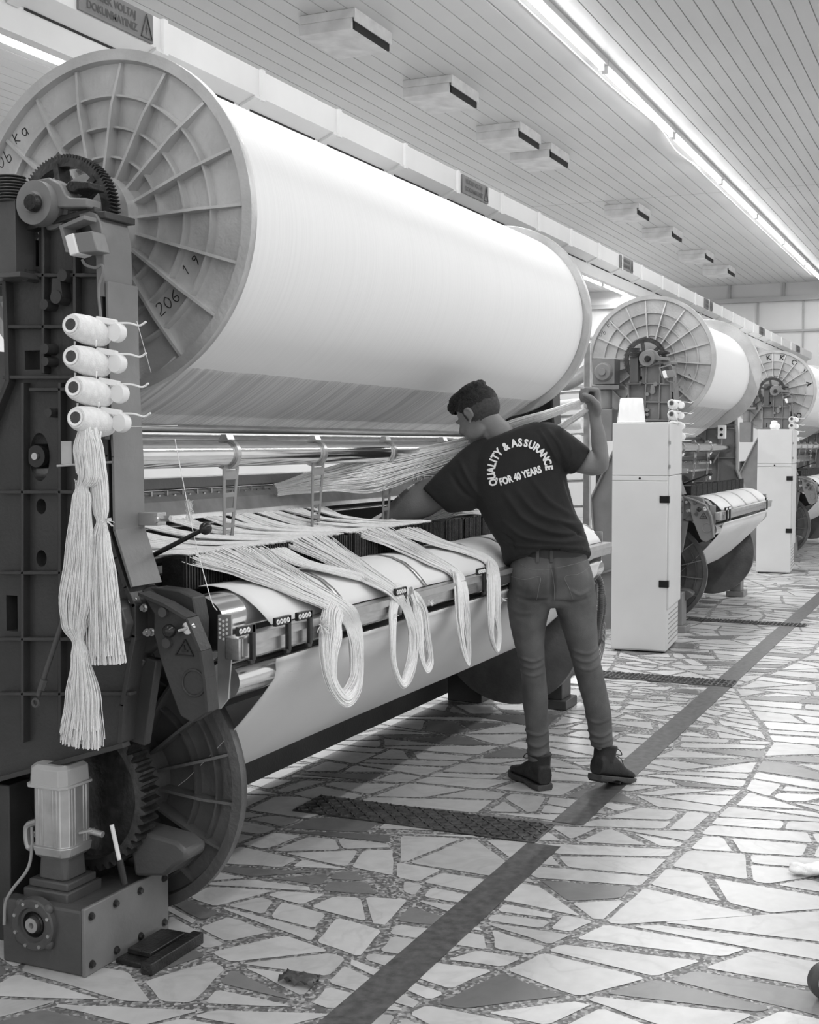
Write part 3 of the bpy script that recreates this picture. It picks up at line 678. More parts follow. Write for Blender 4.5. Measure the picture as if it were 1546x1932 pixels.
    for x in hx:
        if x+dx > X+W: continue
        m = MB(); y0 = 2.2+dy; zc = 1.379
        m.lathe((x+dx-0.004, y0, zc), [(0, 0.0405), (0, 0.049), (0.02, 0.049), (0.02, 0.0405)], n=32, cap=False, closed=True)
        m.prism([(y0-0.015, zc+0.046), (y0+0.02, zc+0.046), (y0+0.01, zc+0.062), (y0-0.008, zc+0.062)], x+dx-0.012, x+dx+0.028)
        m.build('pipe_clamp', M_STEEL, root, smooth=40)
        # ladder shaped hanger: two rails and rungs, tapering downwards
        m = MB(); zt, zb = 1.338, 1.092; A0, A1 = x+dx-0.030, x+dx+0.048; B0, B1 = x+dx+0.002, x+dx+0.044; yt, yb = y0-0.012, y0+0.01
        def pt(f, g): return Vector((A0+(B0-A0)*f+g*((A1-A0)*(1-f)+(B1-B0)*f), yt+(yb-yt)*f, zt+(zb-zt)*f))
        m.beam(pt(0, 0), pt(1, 0), 0.015, 0.004, (0, 1, 0)); m.beam(pt(0, 1), pt(1, 1), 0.015, 0.004, (0, 1, 0))
        for g in (0.0, 0.1, 0.36, 0.56, 0.76, 0.985): m.beam(pt(g, 0)-Vector((0.004, 0, 0)), pt(g, 1)+Vector((0.004, 0, 0)), 0.014 if g != 0.1 else 0.03, 0.004, (0, 1, 0))
        m.build('ladder_hanger', M_HANG, root, smooth=0, bevel=0.0008)
    # bars behind the pipe: lease bars, reed cap and beat-up plate
    m = MB(); m.cyl(V(2.9, 2.46, 1.462), F(6.6, 2.46, 1.462), 0.014, n=16); m.cyl(V(2.9, 2.52, 1.425), F(6.6, 2.52, 1.425), 0.02, n=16); m.build('whip_bar', M_STEEL, root)
    m = MB(); m.prism([(2.39+dy, 1.302), (2.42+dy, 1.305), (2.42+dy, 1.262), (2.385+dy, 1.268)], 2.9+dx, 6.55+E); m.build('reed_cap', M_CAST2, root, smooth=0, bevel=0.002)
    m = MB(); rn = random.Random(seed)
    x = 2.98
    while x+dx < 6.5+E:
        m.box(V(x, 2.378, 1.235), V(x+0.006, 2.392, 1.262)); m.cyl(V(x+0.04, 2.375, 1.245), V(x+0.04, 2.385, 1.245), 0.006, n=8); x += 0.085
    m.build('reed_hooks', M_STEEL, root, smooth=0)
    m = MB(); m.prism([(2.40+dy, 1.262), (2.405+dy, 1.262), (2.36+dy, 1.228), (2.33+dy, 1.17), (2.325+dy, 1.172), (2.352+dy, 1.23)], 2.9+dx, 6.55+E); m.build('beat_up_plate', M_PLATE, root, smooth=30)
    # black comb bar across the loom
    m = MB(); x = 2.98
    while x+dx < 6.45+E:
        w = 0.20; m.box(V(x, 2.03, 1.005+rn.uniform(-0.004, 0.004)), V(x+w, 2.10, 1.092+rn.uniform(-0.003, 0.003))); 
        for k in range(14): m.box(V(x+0.004+k*0.0138, 2.024, 1.005), V(x+0.010+k*0.0138, 2.03, 1.094+rn.uniform(0, 0.006)))
        x += w+0.008
    m.build('drop_wire_bar', M_OILY, root, smooth=0)
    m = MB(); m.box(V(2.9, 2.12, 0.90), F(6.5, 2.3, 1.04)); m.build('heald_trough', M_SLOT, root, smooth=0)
    # take up roller and cover sheets
    m = MB(); m.cyl(V(2.93, 1.955, 0.905), F(6.50, 1.955, 0.905), 0.095, n=48); m.build('take_up_roller', M_CHROME, root, smooth=30)
    prof = [(2.10, 0.992), (2.04, 1.008), (1.99, 1.012), (1.94, 1.006), (1.89, 0.986), (1.855, 0.958), (1.83, 0.930), (1.815, 0.908)]
    sh = MB(); xb, xt = (3.03, 3.10)
    rows = []
    NX = 60
    for i in range(NX+1):
        f_ = i/NX; rows.append([Vector(((xb+(xt-xb)*min(1, k/4))*0+3.04+dx+0.05*(k/7)+f_*(6.42+E-3.04-dx-0.05*(k/7)), y+dy+0.0, z+0.0015*math.sin(f_*40+k))) for k, (y, z) in enumerate(prof)])
    sh.grid(rows); sh.build('cover_sheet', M_CLOTH, root, smooth=80, thick=0.002)
    for x in (3.50, 4.12, 4.76, 5.12, 5.75):
        if x+dx > X+W-0.2: continue
        m = MB(); m.grid([[Vector((x+dx+q+0.02*k/7, y+dy-0.001*k, z+0.004)) for k, (y, z) in enumerate(prof)] for q in (0, 0.022)])
        m.build('seam_band', M_STEEL, root, smooth=80, thick=0.0012)
    # front rail with thread guides
    m = MB(); m.box(V(2.86, 1.775, 0.845), F(6.47, 1.822, 0.906)); m.build('front_rail', M_STEEL, root, bevel=0.004)
    m = MB(); m.box(V(2.90, 1.768, 0.885), F(6.46, 1.775, 0.906)); m.build('rail_edge', M_PLATE, root, smooth=0)
    for x, n in ([((2.897, 1.758, 0.9205)[0], 3), ((3.087, 1.758, 0.9217)[0], 4), ((3.209, 1.758, 0.9215)[0], 4), ((3.861, 1.758, 0.9231)[0], 4), ((4.596, 1.758, 0.9155)[0], 4), (5.9, 4)] if W > 3 else [(3.0, 4), (3.12, 4), (4.9, 4)]):
        m, y, z = clip(x+dx, root, n); 
        for v in m.v: v.y += dy
        g = m.build('thread_guide', M_BLACK, root, bevel=0.002)
        q = MB()
        for k in range(n): q.torus((x+dx-0.070+k*0.0185, y+dy-0.007, z+0.002), 0.0055, 0.0022, axis=(0, 1, 0), n=14, m=5)
        q.build('eyelet', M_PLAST, g)
    # lower roller under the rail and tapered end plates
    m = MB(); m.cyl(V(2.93, 1.87, 0.772), F(6.5, 1.87, 0.772), 0.050, n=40); m.build('guide_roller', M_CHROME, root, smooth=30)
    for Q, x in ((V, 2.895), (F, 6.47)):
        m = MB(); p = [(y, z) for y, z in [(1.865, 0.9568), (1.822, 0.9592), (1.823, 0.8461), (1.835, 0.7317), (1.859, 0.7041), (1.869, 0.7032)]]
        m.prism([(y+dy, z) for y, z in p], Q(x, 0, 0).x, Q(x, 0, 0).x+0.006); g = m.build('end_plate', M_PLATE, root, smooth=0, bevel=0.001)
        if Q is V and near:
            h = MB()
            for i in range(3):
                for j in range(5): h.cyl((x+dx-0.001, p[0][0]+dy-0.007-0.011*i, p[0][1]-0.012-0.012*j-0.004*(i % 2)), (x+dx-0.0005, p[0][0]+dy-0.007-0.011*i, p[0][1]-0.012-0.012*j-0.004*(i % 2)), 0.0038, n=10)
            h.build('perforation', M_PLAST, g)
    b0 = (2.88, 1.803, 0.9045); 
    m = MB(); m.box((2.87+dx, b0[1]+dy-0.03, b0[2]-0.052), (2.90+dx, b0[1]+dy, b0[2])); m.build('sensor_box', M_PLATE, root, bevel=0.004)
    # cast corner brackets carrying the take up roller
    back = [(2.07, 1.019), (2.027, 1.028), (1.951, 1.023), (1.906, 1.008), (1.893, 0.9454), (1.898, 0.8463), (2.03, 0.8373), (2.094, 0.9485)]
    m = MB(); m.prism([(y+dy, z) for y, z in back], 2.84+dx, 2.90+dx); m.build('roller_bracket', M_F, root, smooth=30, bevel=0.004)
    front = [(2.022, 1.019), (1.944, 0.9947), (1.873, 0.9624), (1.833, 0.8805), (1.821, 0.8124), (1.812, 0.726), (1.869, 0.6891), (1.905, 0.7041), (1.933, 0.7662), (1.964, 0.8439), (1.986, 0.9168), (1.984, 0.966)]
    m = MB(); m.prism([(y+dy, z) for y, z in front], 2.775+dx, 2.815+dx); br = m.build('clamp_plate', M_F, root, smooth=30, bevel=0.004)
    m = MB(); n = len(front)
    for i in range(0, 5):
        a, b = front[i], front[i+1]; m.beam(V(2.785, a[0], a[1]), V(2.785, b[0], b[1]), 0.05, 0.008, (0, -1, 0.3))
    m.torus(V(2.775, *(1.862, 0.7947)), 0.034, 0.004, n=32); m.build('raised_rim', M_F, br, smooth=40)
    m = MB(); k = (1.874, 0.9371); m.lathe(V(2.765, k[0], k[1]), [(0, 0.001), (0, 0.016), (0.012, 0.018), (0.012, 0.001)], n=20); m.tube([V(2.77, k[0], k[1]), V(2.75, *(1.893, 0.9318))], 0.005, 8); g = m.build('clamp_handle', M_CHROME, root, smooth=40)
    MB().ell(V(2.745, *(1.915, 0.9305)), (0.018,)*3).build('handle_knob', M_BLACK, g)
    for (y, z) in [(1.951, 0.9742), (1.94, 0.8945)]: m = MB(); m.lathe(V(2.765, y, z), [(0, 0.004), (0, 0.013), (0.02, 0.015), (0.02, 0.004)], n=18); m.build('pivot_bolt', M_CAST2, br, smooth=40)
    tri = [(1.886, 0.9069), (1.861, 0.8645), (1.915, 0.865)]
    m = MB()
    for i in range(3): m.beam(V(2.772, *tri[i]), V(2.772, *tri[(i+1) % 3]), 0.003, 0.003, (1, 0, 0))
    c_ = (1.887, 0.8765)
    m.box(V(2.771, c_[0]-0.009, c_[1]-0.003), V(2.773, c_[0]+0.009, c_[1]+0.003)); m.beam(V(2.772, c_[0], c_[1]), V(2.772, c_[0]+0.004, c_[1]+0.016), 0.004, 0.003, (1, 0, 0))
    m.build('hazard_triangle', M_INK, br, smooth=0)
    # clamp nut and ring behind the tassels
    c = (2.088, 0.942)
    m = MB(); m.lathe(V(2.82, c[0]-0.01, c[1]-0.005), [(0, 0.05), (0, 0.088), (0.02, 0.095), (0.06, 0.095), (0.06, 0.05)], n=48); m.build('bearing_ring', M_F, root, smooth=40)
    m = MB(); m.lathe(V(2.74, c[0]+0.012, c[1]), [(0, 0.02), (0, 0.055), (0.02, 0.06), (0.08, 0.06), (0.08, 0.02)], n=8); m.build('hub_nut', M_CAST2, root, smooth=20, bevel=0.004)
    for (y, z) in [(2.007, 0.9167), (1.993, 0.9189), (2.016, 0.9812), (2.051, 0.9988)]: m = MB(); bolt(m, V(2.78, y, z), 0.008, h=0.014); m.build('bolt', M_STEEL, root)
    # angled lower struts to the cloth beam
    st = MB()
    for a, b, w in (((2.83, 2.063, 0.8467), (2.83, 2.175, 0.7011), 0.05), ((2.84, 2.041, 0.8395), (2.84, 2.084, 0.6056), 0.06)):
        st.beam(V(*a), V(*b), w, 0.03, (1, 0, 0))
    st.build('lower_strut', M_F, root, bevel=0.004)
    # beam cradle horn near the floor
    horn = [(2.193, 0.3216), (2.168, 0.3293), (2.029, 0.3122), (1.994, 0.2899), (1.998, 0.2641), (2.037, 0.2409), (2.069, 0.2094), (2.17, 0.1954)]
    m = MB(); m.prism([(y+dy, z) for y, z in horn], 2.93+dx, 3.03+dx); m.build('beam_cradle', M_CAST2, root, smooth=30, bevel=0.01)
    # link rod and lever
    a, b = (2.72, 2.237, 0.9407), (2.72, 2.323, 0.735)
    m = MB(); m.cyl(V(*a), V(*b), 0.007, n=10); m.cyl(V(*(2.72, 2.3, 0.7799)), V(*(2.72, 2.312, 0.7532)), 0.011, n=6); m.torus(V(*(2.72, 2.332, 0.7141)), 0.010, 0.004, n=20, m=6); m.build('link_rod', M_CAST2, root, smooth=40)
    lv = MB(); l0 = (2.95, 2.158, 1.08); l1 = (2.82, 1.865, 1.186); lv.cyl(V(*l0), V(*l1), 0.0075, 0.006, n=12); g = lv.build('hand_lever', M_BLACK, root)
    MB().ell(V(*(2.815, 1.848, 1.192)), (0.0165,)*3, n=24, m=16).build('ball_knob', M_BLACK, g)
    # flat bar with bolts at mid height
    m = MB(); p = [(2.12, 1.225), (2.028, 1.227), (2.029, 1.192), (2.118, 1.19)]; m.prism([(y+dy, z) for y, z in p], 2.86+dx, 2.90+dx); g = m.build('stay_bar', M_PLATE, root, bevel=0.002)
    m = MB(); m.lathe(V(2.855, *(2.035, 1.208)), [(0, 0.001), (0, 0.009), (0.006, 0.010), (0.006, 0.001)], n=16); m.build('bolt', M_STEEL, g); m = MB(); m.cyl(V(2.88, *(2.039, 1.21)), V(2.88, *(2.002, 1.211)), 0.009, n=6); m.build('bolt', M_STEEL, g)
    # bobbin carrier
    m = MB(); p = [(2.14, 1.683), (2.1, 1.682), (2.093, 1.421), (2.134, 1.421)]; m.prism([(y+dy, z) for y, z in p], 2.72+dx, 2.745+dx); m.build('bobbin_carrier', M_CAST, root, bevel=0.003)
    m = MB(); a = (2.73, 2.23, 1.417); m.box(V(2.715, (2.195, 1.418)[0], (2.196, 1.354)[1]), V(2.73, (2.23, 1.418)[0], (2.23, 1.418)[1])); m.cyl(V(*(2.7, 2.232, 1.353)), V(*(2.76, 2.099, 1.363)), 0.0035, n=8); m.build('carrier_plate', M_PLATE, root, smooth=30)
    bl = []
    sub = {0: 'topmost', 1: 'second from top', 2: 'third from top', 3: 'lowest'}
    for i, p in enumerate(((2.66, 2.099, 1.7), (2.66, 2.099, 1.621), (2.66, 2.093, 1.544), (2.66, 2.088, 1.469))):
        lab = 'white yarn bobbin on the %s frame, %s of its four' % ({0: 'near loom', 1: 'second loom', 2: 'third loom'}[int(dx > 1)+int(dx > 8)], sub[i])
        if not bl: bl.append(bobbin_thing(V(*p), lab, 'bobbins on the loom frame corners'))
        else: dup(bl[0], V(*p)-Vector(bl[0].location), lab)
    return root

def cloth_web(dx, dy, W, label):
    E = W-3.3+dx
    prof = [(1.800, 0.907, 3.03), (1.772, 0.900, 3.035), (1.766, 0.872, 3.04), (1.772, 0.835, 3.06), (1.793, 0.815, 3.08), (1.806, 0.80, 3.10), (1.815, 0.775, 3.12), (1.825, 0.745, 3.12), (1.86, 0.70, 3.12), (1.93, 0.62, 3.12), (2.02, 0.53, 3.12), (2.12, 0.435, 3.12), (2.22, 0.36, 3.12), (2.25, 0.345, 3.12)]
    m = MB(); rows = []; NX = 70
    for i in range(NX+1):
        f_ = i/NX; r = []
        for k, (y, z, x0) in enumerate(prof[4:]):
            x0 += dx; x1 = 6.36+E; sag = 0.006*math.sin(f_*9+k*0.5)
            r.append(Vector((x0+(x1-x0)*f_, y+dy+sag*0.5, z)))
        rows.append(r)
    m.grid(rows)
    o = m.build('woven_cloth', M_CLOTH, origin=(3.1+dx, 2.0+dy, 0.34), smooth=80, thick=0.003)
    return tag(o, label, 'cloth')
def warp_sheet(dx, dy, W, yr, label, group=None):
    E = W-3.3+dx
    cy, cz = 2.375, 2.06; a = math.atan2(-0.584, 0.085)-math.acos(yr/math.hypot(0.085, 0.584)); ty, tz = cy+yr*math.cos(a), cz+yr*math.sin(a)
    # straight run from the beam to the whip bar
    m = MB(); rn = random.Random(7); rows = []; NX = 160
    for i in range(NX+1):
        x = 3.112+dx+(6.388+E-3.112-dx)*i/NX; r = []
        for k in range(13):
            t = k/12; y = ty+(2.46-ty)*t; z = tz+(1.476-tz)*t-0.015*math.sin(PI*t)
            r.append(Vector((x, y+dy, z+rn.uniform(-0.0006, 0.0006))))
        rows.append(r)
    m.grid(rows)
    o = m.build('warp_yarn_sheet', M_SHEET, origin=(3.1+dx, 2.2+dy, 1.4), smooth=80, thick=0.003); tag(o, label, 'yarn', kind='stuff')
    return o

# ------------------------------------------------------------------ the looms and what hangs on them
def tang(yr): 
    d = math.hypot(0.085, 0.584); return math.degrees(math.atan2(-0.584, 0.085)-math.acos(yr/d))
_ws = warp_sheet
loom(0, 0, 3.3, 'near terry loom with dark cast frame, chrome guide pipe and ladder hangers, worker beside it', True)
warp_beam(0, 0, 3.3, 0.462, 'huge full warp beam of the near loom with spoked aluminium flange marked 206', rot=-0.052)
lower_beam(0, 0, 3.3, 'near cloth beam with dark spoked flange beside the gear motor on the floor')
cloth_web(0, 0, 3.3, 'white woven cloth hanging from the front rail of the near loom')
loom(6.75, 0.03, 2.1, 'second loom, grey cast frame behind the tall near cabinet', False, M_GREYP, M_GREYP, 2)
warp_beam(6.75, 0.03, 2.1, 0.40, 'second warp beam with whitish yarn behind the tall near cabinet', rot=0.08, marks=True)
lower_beam(6.75, 0.03, 2.1, 'cloth beam of the second loom, right of the tall near cabinet')
cloth_web(6.75, 0.03, 2.1, 'white woven cloth hanging on the second loom, right of the tall near cabinet')
loom(13.1, 0.05, 3.3, 'third loom, farthest, grey cast frame behind the far cabinet', False, M_GREYP, M_GREYP, 3)
warp_beam(13.1, 0.05, 3.3, 0.45, 'third warp beam, farthest, grey spoked flange with black letters near the right edge', rot=0.12, marks=False,
          letters=[('K', 100), ('K', 78), ('O', 56), ('Y', 34), ('A', 12), ('O', -45)])
lower_beam(13.1, 0.05, 3.3, 'cloth beam of the third loom, right of the far cabinet')
cloth_web(13.1, 0.05, 3.3, 'white woven cloth hanging on the third loom at the right edge')
warp_sheet(0, 0, 3.3, 0.462, 'white warp yarn sheet running down from the near warp beam')
warp_sheet(6.75, 0.03, 2.1, 0.40, 'white warp yarn sheet running down from the second warp beam')
warp_sheet(13.1, 0.05, 3.3, 0.45, 'white warp yarn sheet below the farthest warp beam')

# fanned warp ends between the beat-up plate and the comb bar
m = MB(); rn = random.Random(11)
def fan(x0, x1, n, shift, gaps):
    for i in range(n):
        x = x0+(x1-x0)*(i+rn.random())/n
        if any(a < x < b for a, b in gaps) and rn.random() < 0.96: continue
        g = math.floor(x/0.06); s_ = shift+0.10*math.sin(g*2.1); dz = 0.012*math.sin(g*1.7)
        q = rn.uniform(-0.006, 0.006); 
        m.tube([(x+q, 2.03, 1.100+rn.random()*0.004), (x-0.02, 2.07, 1.104+rn.random()*0.004), (max(2.94, x-s_*0.35), 2.15, 1.098+dz+rn.random()*0.008), (max(2.93, x-s_*0.7), 2.24, 1.118+dz+rn.random()*0.008), (max(2.92, x-s_), 2.335, 1.172+rn.random()*0.006)], 0.0026, 4, 3, cap=False)
fan(3.0, 4.72, 620, 0.42, [(3.93, 3.99), (4.22, 4.27)])
fan(5.25, 6.3, 260, 0.2, [(5.4, 5.42), (5.62, 5.64), (5.8, 5.83), (6.0, 6.03)])
tag(m.build('fanned_warp_ends', M_YARN, origin=(4, 2.1, 1.1), smooth=180, recalc=False), 'white warp ends fanned out over the black comb bar behind the hanging skeins', 'yarn', kind='stuff')

def skein(path, n, seed, label, r=0.0018, name='yarn_skein', grp='skeins draped over the front rail', flat=0.45, N=(0, -1, 0.5), ends=0.0, jit=0.15, sub=6, fray=None, xs=None):
    if xs is None: xs = 5 if grp.startswith('skeins') else 0
    m = MB(); strands(m, path, int(n*1.9), r, seed, N=N, flat=flat, ends=ends, jit=jit, sub=sub, xs=xs, m=3)
    if fray:
        rn = random.Random(seed+50)
        for p, k, s_ in fray:
            p = Vector(p)
            for i in range(k):
                d = Vector((rn.uniform(-1, 1), rn.uniform(-1, 0.2), rn.uniform(-0.8, 0.8))).normalized()*s_*rn.uniform(0.5, 1)
                m.tube([p, p+d*0.5+Vector((0, 0, 0.004)), p+d], 0.0012, 3, cap=False)
    lo = Vector((path[0][0])) ; o = m.build(name, M_YARN2, origin=tuple(lo), smooth=180, recalc=False)
    return tag(o, label, 'yarn', grp)
skein([((3.204, 2.031, 1.088), 0.20), ((3.296, 1.957, 1.033), 0.135), ((3.341, 1.853, 0.9794), 0.095), ((3.403, 1.765, 0.923), 0.07), ((3.475, 1.752, 0.857), 0.045), ((3.472, 1.74, 0.7642), 0.030), ((3.447, 1.735, 0.6877), 0.026), ((3.377, 1.735, 0.6552), 0.024), ((3.3, 1.735, 0.7129), 0.026), ((3.287, 1.74, 0.7923), 0.032), ((3.32, 1.75, 0.857), 0.04), ((3.349, 1.762, 0.8995), 0.035), ((3.382, 1.765, 0.9222), 0.03)], 190, 1,
      'thickest white yarn skein over the rail, nearest, ending in the largest open loop', fray=[((3.273, 1.755, 0.883), 60, 0.035)])
skein([((3.692, 2.035, 1.097), 0.14), ((3.785, 1.963, 1.034), 0.10), ((3.792, 1.849, 0.975), 0.075), ((3.818, 1.765, 0.9203), 0.05), ((3.873, 1.752, 0.8584), 0.03), ((3.89, 1.74, 0.772), 0.024), ((3.861, 1.735, 0.679), 0.02), ((3.794, 1.735, 0.6268), 0.014), ((3.728, 1.735, 0.6999), 0.014), ((3.727, 1.74, 0.7942), 0.014), ((3.778, 1.762, 0.8726), 0.018), ((3.818, 1.765, 0.9203), 0.02)], 120, 2,
      'white yarn skein with long thin loop, second over the rail from the left', fray=[((3.763, 1.755, 0.8488), 30, 0.02)])
skein([((3.482, 2.027, 1.083), 0.05), ((3.554, 1.971, 1.036), 0.05), ((3.635, 1.885, 1.005), 0.05), ((3.807, 1.833, 0.9568), 0.045), ((3.924, 1.775, 0.9174), 0.035), ((3.992, 1.752, 0.8517), 0.028), ((4.005, 1.74, 0.7563), 0.02), ((4.021, 1.735, 0.6722), 0.018), ((3.985, 1.735, 0.6432), 0.012), ((3.94, 1.735, 0.7026), 0.018), ((3.945, 1.745, 0.8001), 0.024), ((3.956, 1.762, 0.8697), 0.022), ((3.924, 1.765, 0.918), 0.02)], 80, 3,
      'short white yarn skein with small loop, third over the rail from the left', fray=[((4.067, 1.755, 0.8649), 22, 0.02)])
skein([((4.179, 2.033, 1.094), 0.14), ((4.328, 1.979, 1.037), 0.095), ((4.327, 1.861, 0.9867), 0.07), ((4.435, 1.815, 0.9319), 0.05), ((4.374, 1.752, 0.8775), 0.033), ((4.36, 1.74, 0.7663), 0.027), ((4.375, 1.735, 0.6629), 0.018), ((4.375, 1.735, 0.606), 0.010), ((4.322, 1.735, 0.6705), 0.018), ((4.303, 1.74, 0.7735), 0.022), ((4.347, 1.762, 0.8798), 0.026), ((4.402, 1.797, 0.9278), 0.02)], 110, 4,
      'white yarn skein left of the black thread guide near the worker, fourth along the rail', fray=[((4.309, 1.755, 0.8415), 20, 0.02)])
skein([((4.457, 2.027, 1.083), 0.10), ((4.586, 1.939, 1.028), 0.07), ((4.719, 1.859, 0.984), 0.055), ((4.825, 1.821, 0.9388), 0.045), ((4.72, 1.752, 0.8836), 0.032), ((4.683, 1.74, 0.7675), 0.028), ((4.7, 1.735, 0.6617), 0.018), ((4.677, 1.735, 0.6067), 0.010), ((4.617, 1.735, 0.6729), 0.018), ((4.618, 1.74, 0.7751), 0.022), ((4.676, 1.762, 0.8811), 0.024), ((4.809, 1.817, 0.9318), 0.02)], 100, 5,
      'white yarn skein closest to the worker, rightmost over the rail', fray=[((4.787, 1.75, 0.7906), 18, 0.02)])
# yarn drawn up by the worker
skein([((4.018, 2.34, 1.245), 0.02), ((4.269, 2.28, 1.273), 0.04), ((4.513, 2.2, 1.297), 0.065), ((4.905, 2.146, 1.344), 0.05), ((5.078, 2.014, 1.401), 0.038), ((5.104, 1.845, 1.481), 0.022), ((5.036, 1.637, 1.535), 0.016), ((5.005, 1.468, 1.59), 0.008), ((5, 1.432, 1.595), 0.006)], 190, 6,
      'long white yarn bunch pulled up from the loom to the right fist of the worker', name='drawn_yarn', grp='yarn held by the worker', N=(-0.9, -0.4, 0.1), flat=0.4, r=0.0017)
skein([((5.117, 2.041, 1.326), 0.03), ((5.146, 1.86, 1.383), 0.02), ((5.099, 1.68, 1.445), 0.016), ((5.041, 1.549, 1.509), 0.012), ((5, 1.475, 1.55), 0.008)], 70, 7,
      'shorter white yarn bunch below the long one, held in the same fist', name='drawn_yarn', grp='yarn held by the worker', N=(-0.9, -0.4, 0.1), flat=0.5, r=0.0017)
skein([((4.836, 2.265, 1.076), 0.02), ((4.931, 2.182, 1.117), 0.05), ((5.082, 2.1, 1.179), 0.07), ((5.225, 2.034, 1.256), 0.06)], 120, 8,
      'white yarn sheet behind the left forearm of the worker', name='drawn_yarn', grp='yarn held by the worker', N=(-0.9, -0.4, 0.1), flat=0.3, r=0.0017)

# two tied hanks hanging from the lowest bobbin
HG = 'hanks hanging from the lowest bobbin'
skein([((2.62, 2.076, 1.466), 0.012), ((2.62, 2.074, 1.394), 0.030), ((2.62, 2.068, 1.334), 0.028), ((2.62, 2.084, 1.306), 0.014), ((2.62, 2.088, 1.26), 0.024), ((2.62, 2.097, 1.126), 0.035), ((2.62, 2.11, 1.017), 0.044), ((2.62, 2.115, 0.9562), 0.033), ((2.62, 2.105, 0.9092), 0.014), ((2.62, 2.098, 0.8622), 0.024), ((2.62, 2.093, 0.7607), 0.044), ((2.62, 2.103, 0.6437), 0.058)], 300, 21,
      'longer white yarn hank tied twice, hanging over the gear motor', r=0.0015, name='yarn_hank', grp=HG, N=(-1, 0, 0), flat=0.6, ends=0.05, sub=5, fray=[((2.61, 2.099, 1.311), 10, 0.02), ((2.61, 2.111, 0.9076), 10, 0.014)])
skein([((2.64, 2.072, 1.461), 0.012), ((2.64, 2.063, 1.394), 0.022), ((2.64, 2.051, 1.314), 0.022), ((2.64, 2.046, 1.247), 0.020), ((2.64, 2.043, 1.214), 0.012), ((2.64, 2.047, 1.166), 0.024), ((2.64, 2.045, 1.072), 0.036), ((2.64, 2.039, 0.9647), 0.042), ((2.64, 2.032, 0.8542), 0.050)], 240, 22,
      'shorter white yarn hank beside the longer one, with frayed end at the bearing', r=0.0015, name='yarn_hank', grp=HG, N=(-1, 0, 0), flat=0.6, ends=0.05, sub=5, fray=[((2.62, 2.015, 1.215), 24, 0.022)])
# single threads
def thread(pts, label, r=0.0009):
    m = MB(); m.tube(pts, r, 4, 3); o = m.build('loose_thread', M_YARN, origin=pts[-1], smooth=180)
    return tag(o, label, 'thread')
thread([(2.74, 2.002, 1.725), (2.78, 1.988, 1.595)], 'fine thread from the topmost bobbin feeler down past the flange')
thread([(2.75, 2.087, 1.454), (2.9, 1.99, 1.46)], 'fine level thread right of the lowest bobbin')
thread([(2.92, 2.013, 1.424), (2.88, 1.95, 1.263), (2.86, 1.911, 1.156), (2.84, 1.85, 1.006), (2.84, 1.831, 0.9765)], 'white thread with lint running down past the ball lever', 0.0014)
m = MB(); rn = random.Random(5); c = Vector((2.88, 1.942, 1.235))
for i in range(70): m.tube([c+Vector((0, 0.001, rn.uniform(-0.03, 0.03))), c+Vector((rn.uniform(-0.006, 0.006), rn.uniform(-0.012, 0.012), rn.uniform(-0.035, 0.03)))], 0.0007, 3, cap=False)
tag(m.build('lint_tuft', M_YARN, origin=tuple(c), smooth=180, recalc=False), 'fluffy white lint tuft caught on the thread above the ball lever', 'lint')

# ------------------------------------------------------------------ gear motor on the floor
g = thing('gear_motor', (2.88, 2.29, 0), 'grey gear motor on dark gearbox standing on the floor at bottom left', 'motor')
YP = 2.152
m = MB(); m.box((2.70, YP+0.018, 0.012), (3.055, 2.425, 0.160)); m.box((2.69, YP+0.012, 0.0), (2.74, 2.432, 0.175)); m.box((2.70, YP+0.01, 0.160), (3.06, 2.30, 0.172))
m.build('gearbox_housing', M_CAST2, g, bevel=0.006)
m = MB(); m.box((2.688, YP, 0.0), (3.068, YP+0.012, 0.184)); pl = m.build('cover_plate', M_GREYP, g, bevel=0.003)
m = MB()
for x in (2.715, 2.82, 2.93, 3.045):
    for z in (0.028, 0.158): bolt(m, (x, YP, z), 0.0085, (0, -1, 0), 0.009)
m.build('bolt', M_GEAR, pl, smooth=20)
c = Vector((2.69, (2.316, 0.1219)[0], (2.316, 0.1219)[1]))
m = MB(); m.lathe(c, [(0, 0.028), (-0.004, 0.030), (-0.010, 0.036), (-0.010, 0.045), (-0.018, 0.048), (-0.018, 0.066), (-0.014, 0.070), (0.01, 0.072), (0.01, 0.028)], n=48)
for k in range(4):
    a = k*PI/2+PI/4; m.ell(c+Vector((-0.006, 0.066*math.cos(a), 0.066*math.sin(a))), (0.012, 0.016, 0.016), n=12, m=8)
fl = m.build('bearing_flange', M_CAST2, g, smooth=40)
m = MB(); m.lathe(c, [(0.0, 0.002), (-0.014, 0.006), (-0.020, 0.008), (-0.020, 0.020), (-0.004, 0.022), (0.005, 0.022)], n=32); m.build('output_shaft', M_STEEL, fl, smooth=40)
m = MB(); m.lathe(c, [(-0.008, 0.024), (-0.012, 0.027), (-0.008, 0.031), (-0.012, 0.034), (-0.008, 0.036), (0, 0.036), (0, 0.024)], n=40); m.build('shaft_seal', M_BLACK, fl, smooth=40)
m = MB()
for k in range(8):
    a = k*PI/4+0.35; bolt(m, c+Vector((-0.014, 0.060*math.cos(a), 0.060*math.sin(a))), 0.006)
m.build('bolt', M_STEEL, fl, smooth=20)
mc = (2.8, 2.314, 0.3999); my = mc[1]; mx = 2.80
zb, zt_ = (2.79, 2.32, 0.3025)[2], (2.79, 2.317, 0.4849)[2]; ztop = (2.79, 2.344, 0.5382)[2]
def octo(x, y, z, a, ch, dz0=0): return [Vector((x+sx, y+sy, z)) for sx, sy in ((a, a-ch), (a-ch, a), (-a+ch, a), (-a, a-ch), (-a, -a+ch), (-a+ch, -a), (a-ch, -a), (a, -a+ch))]
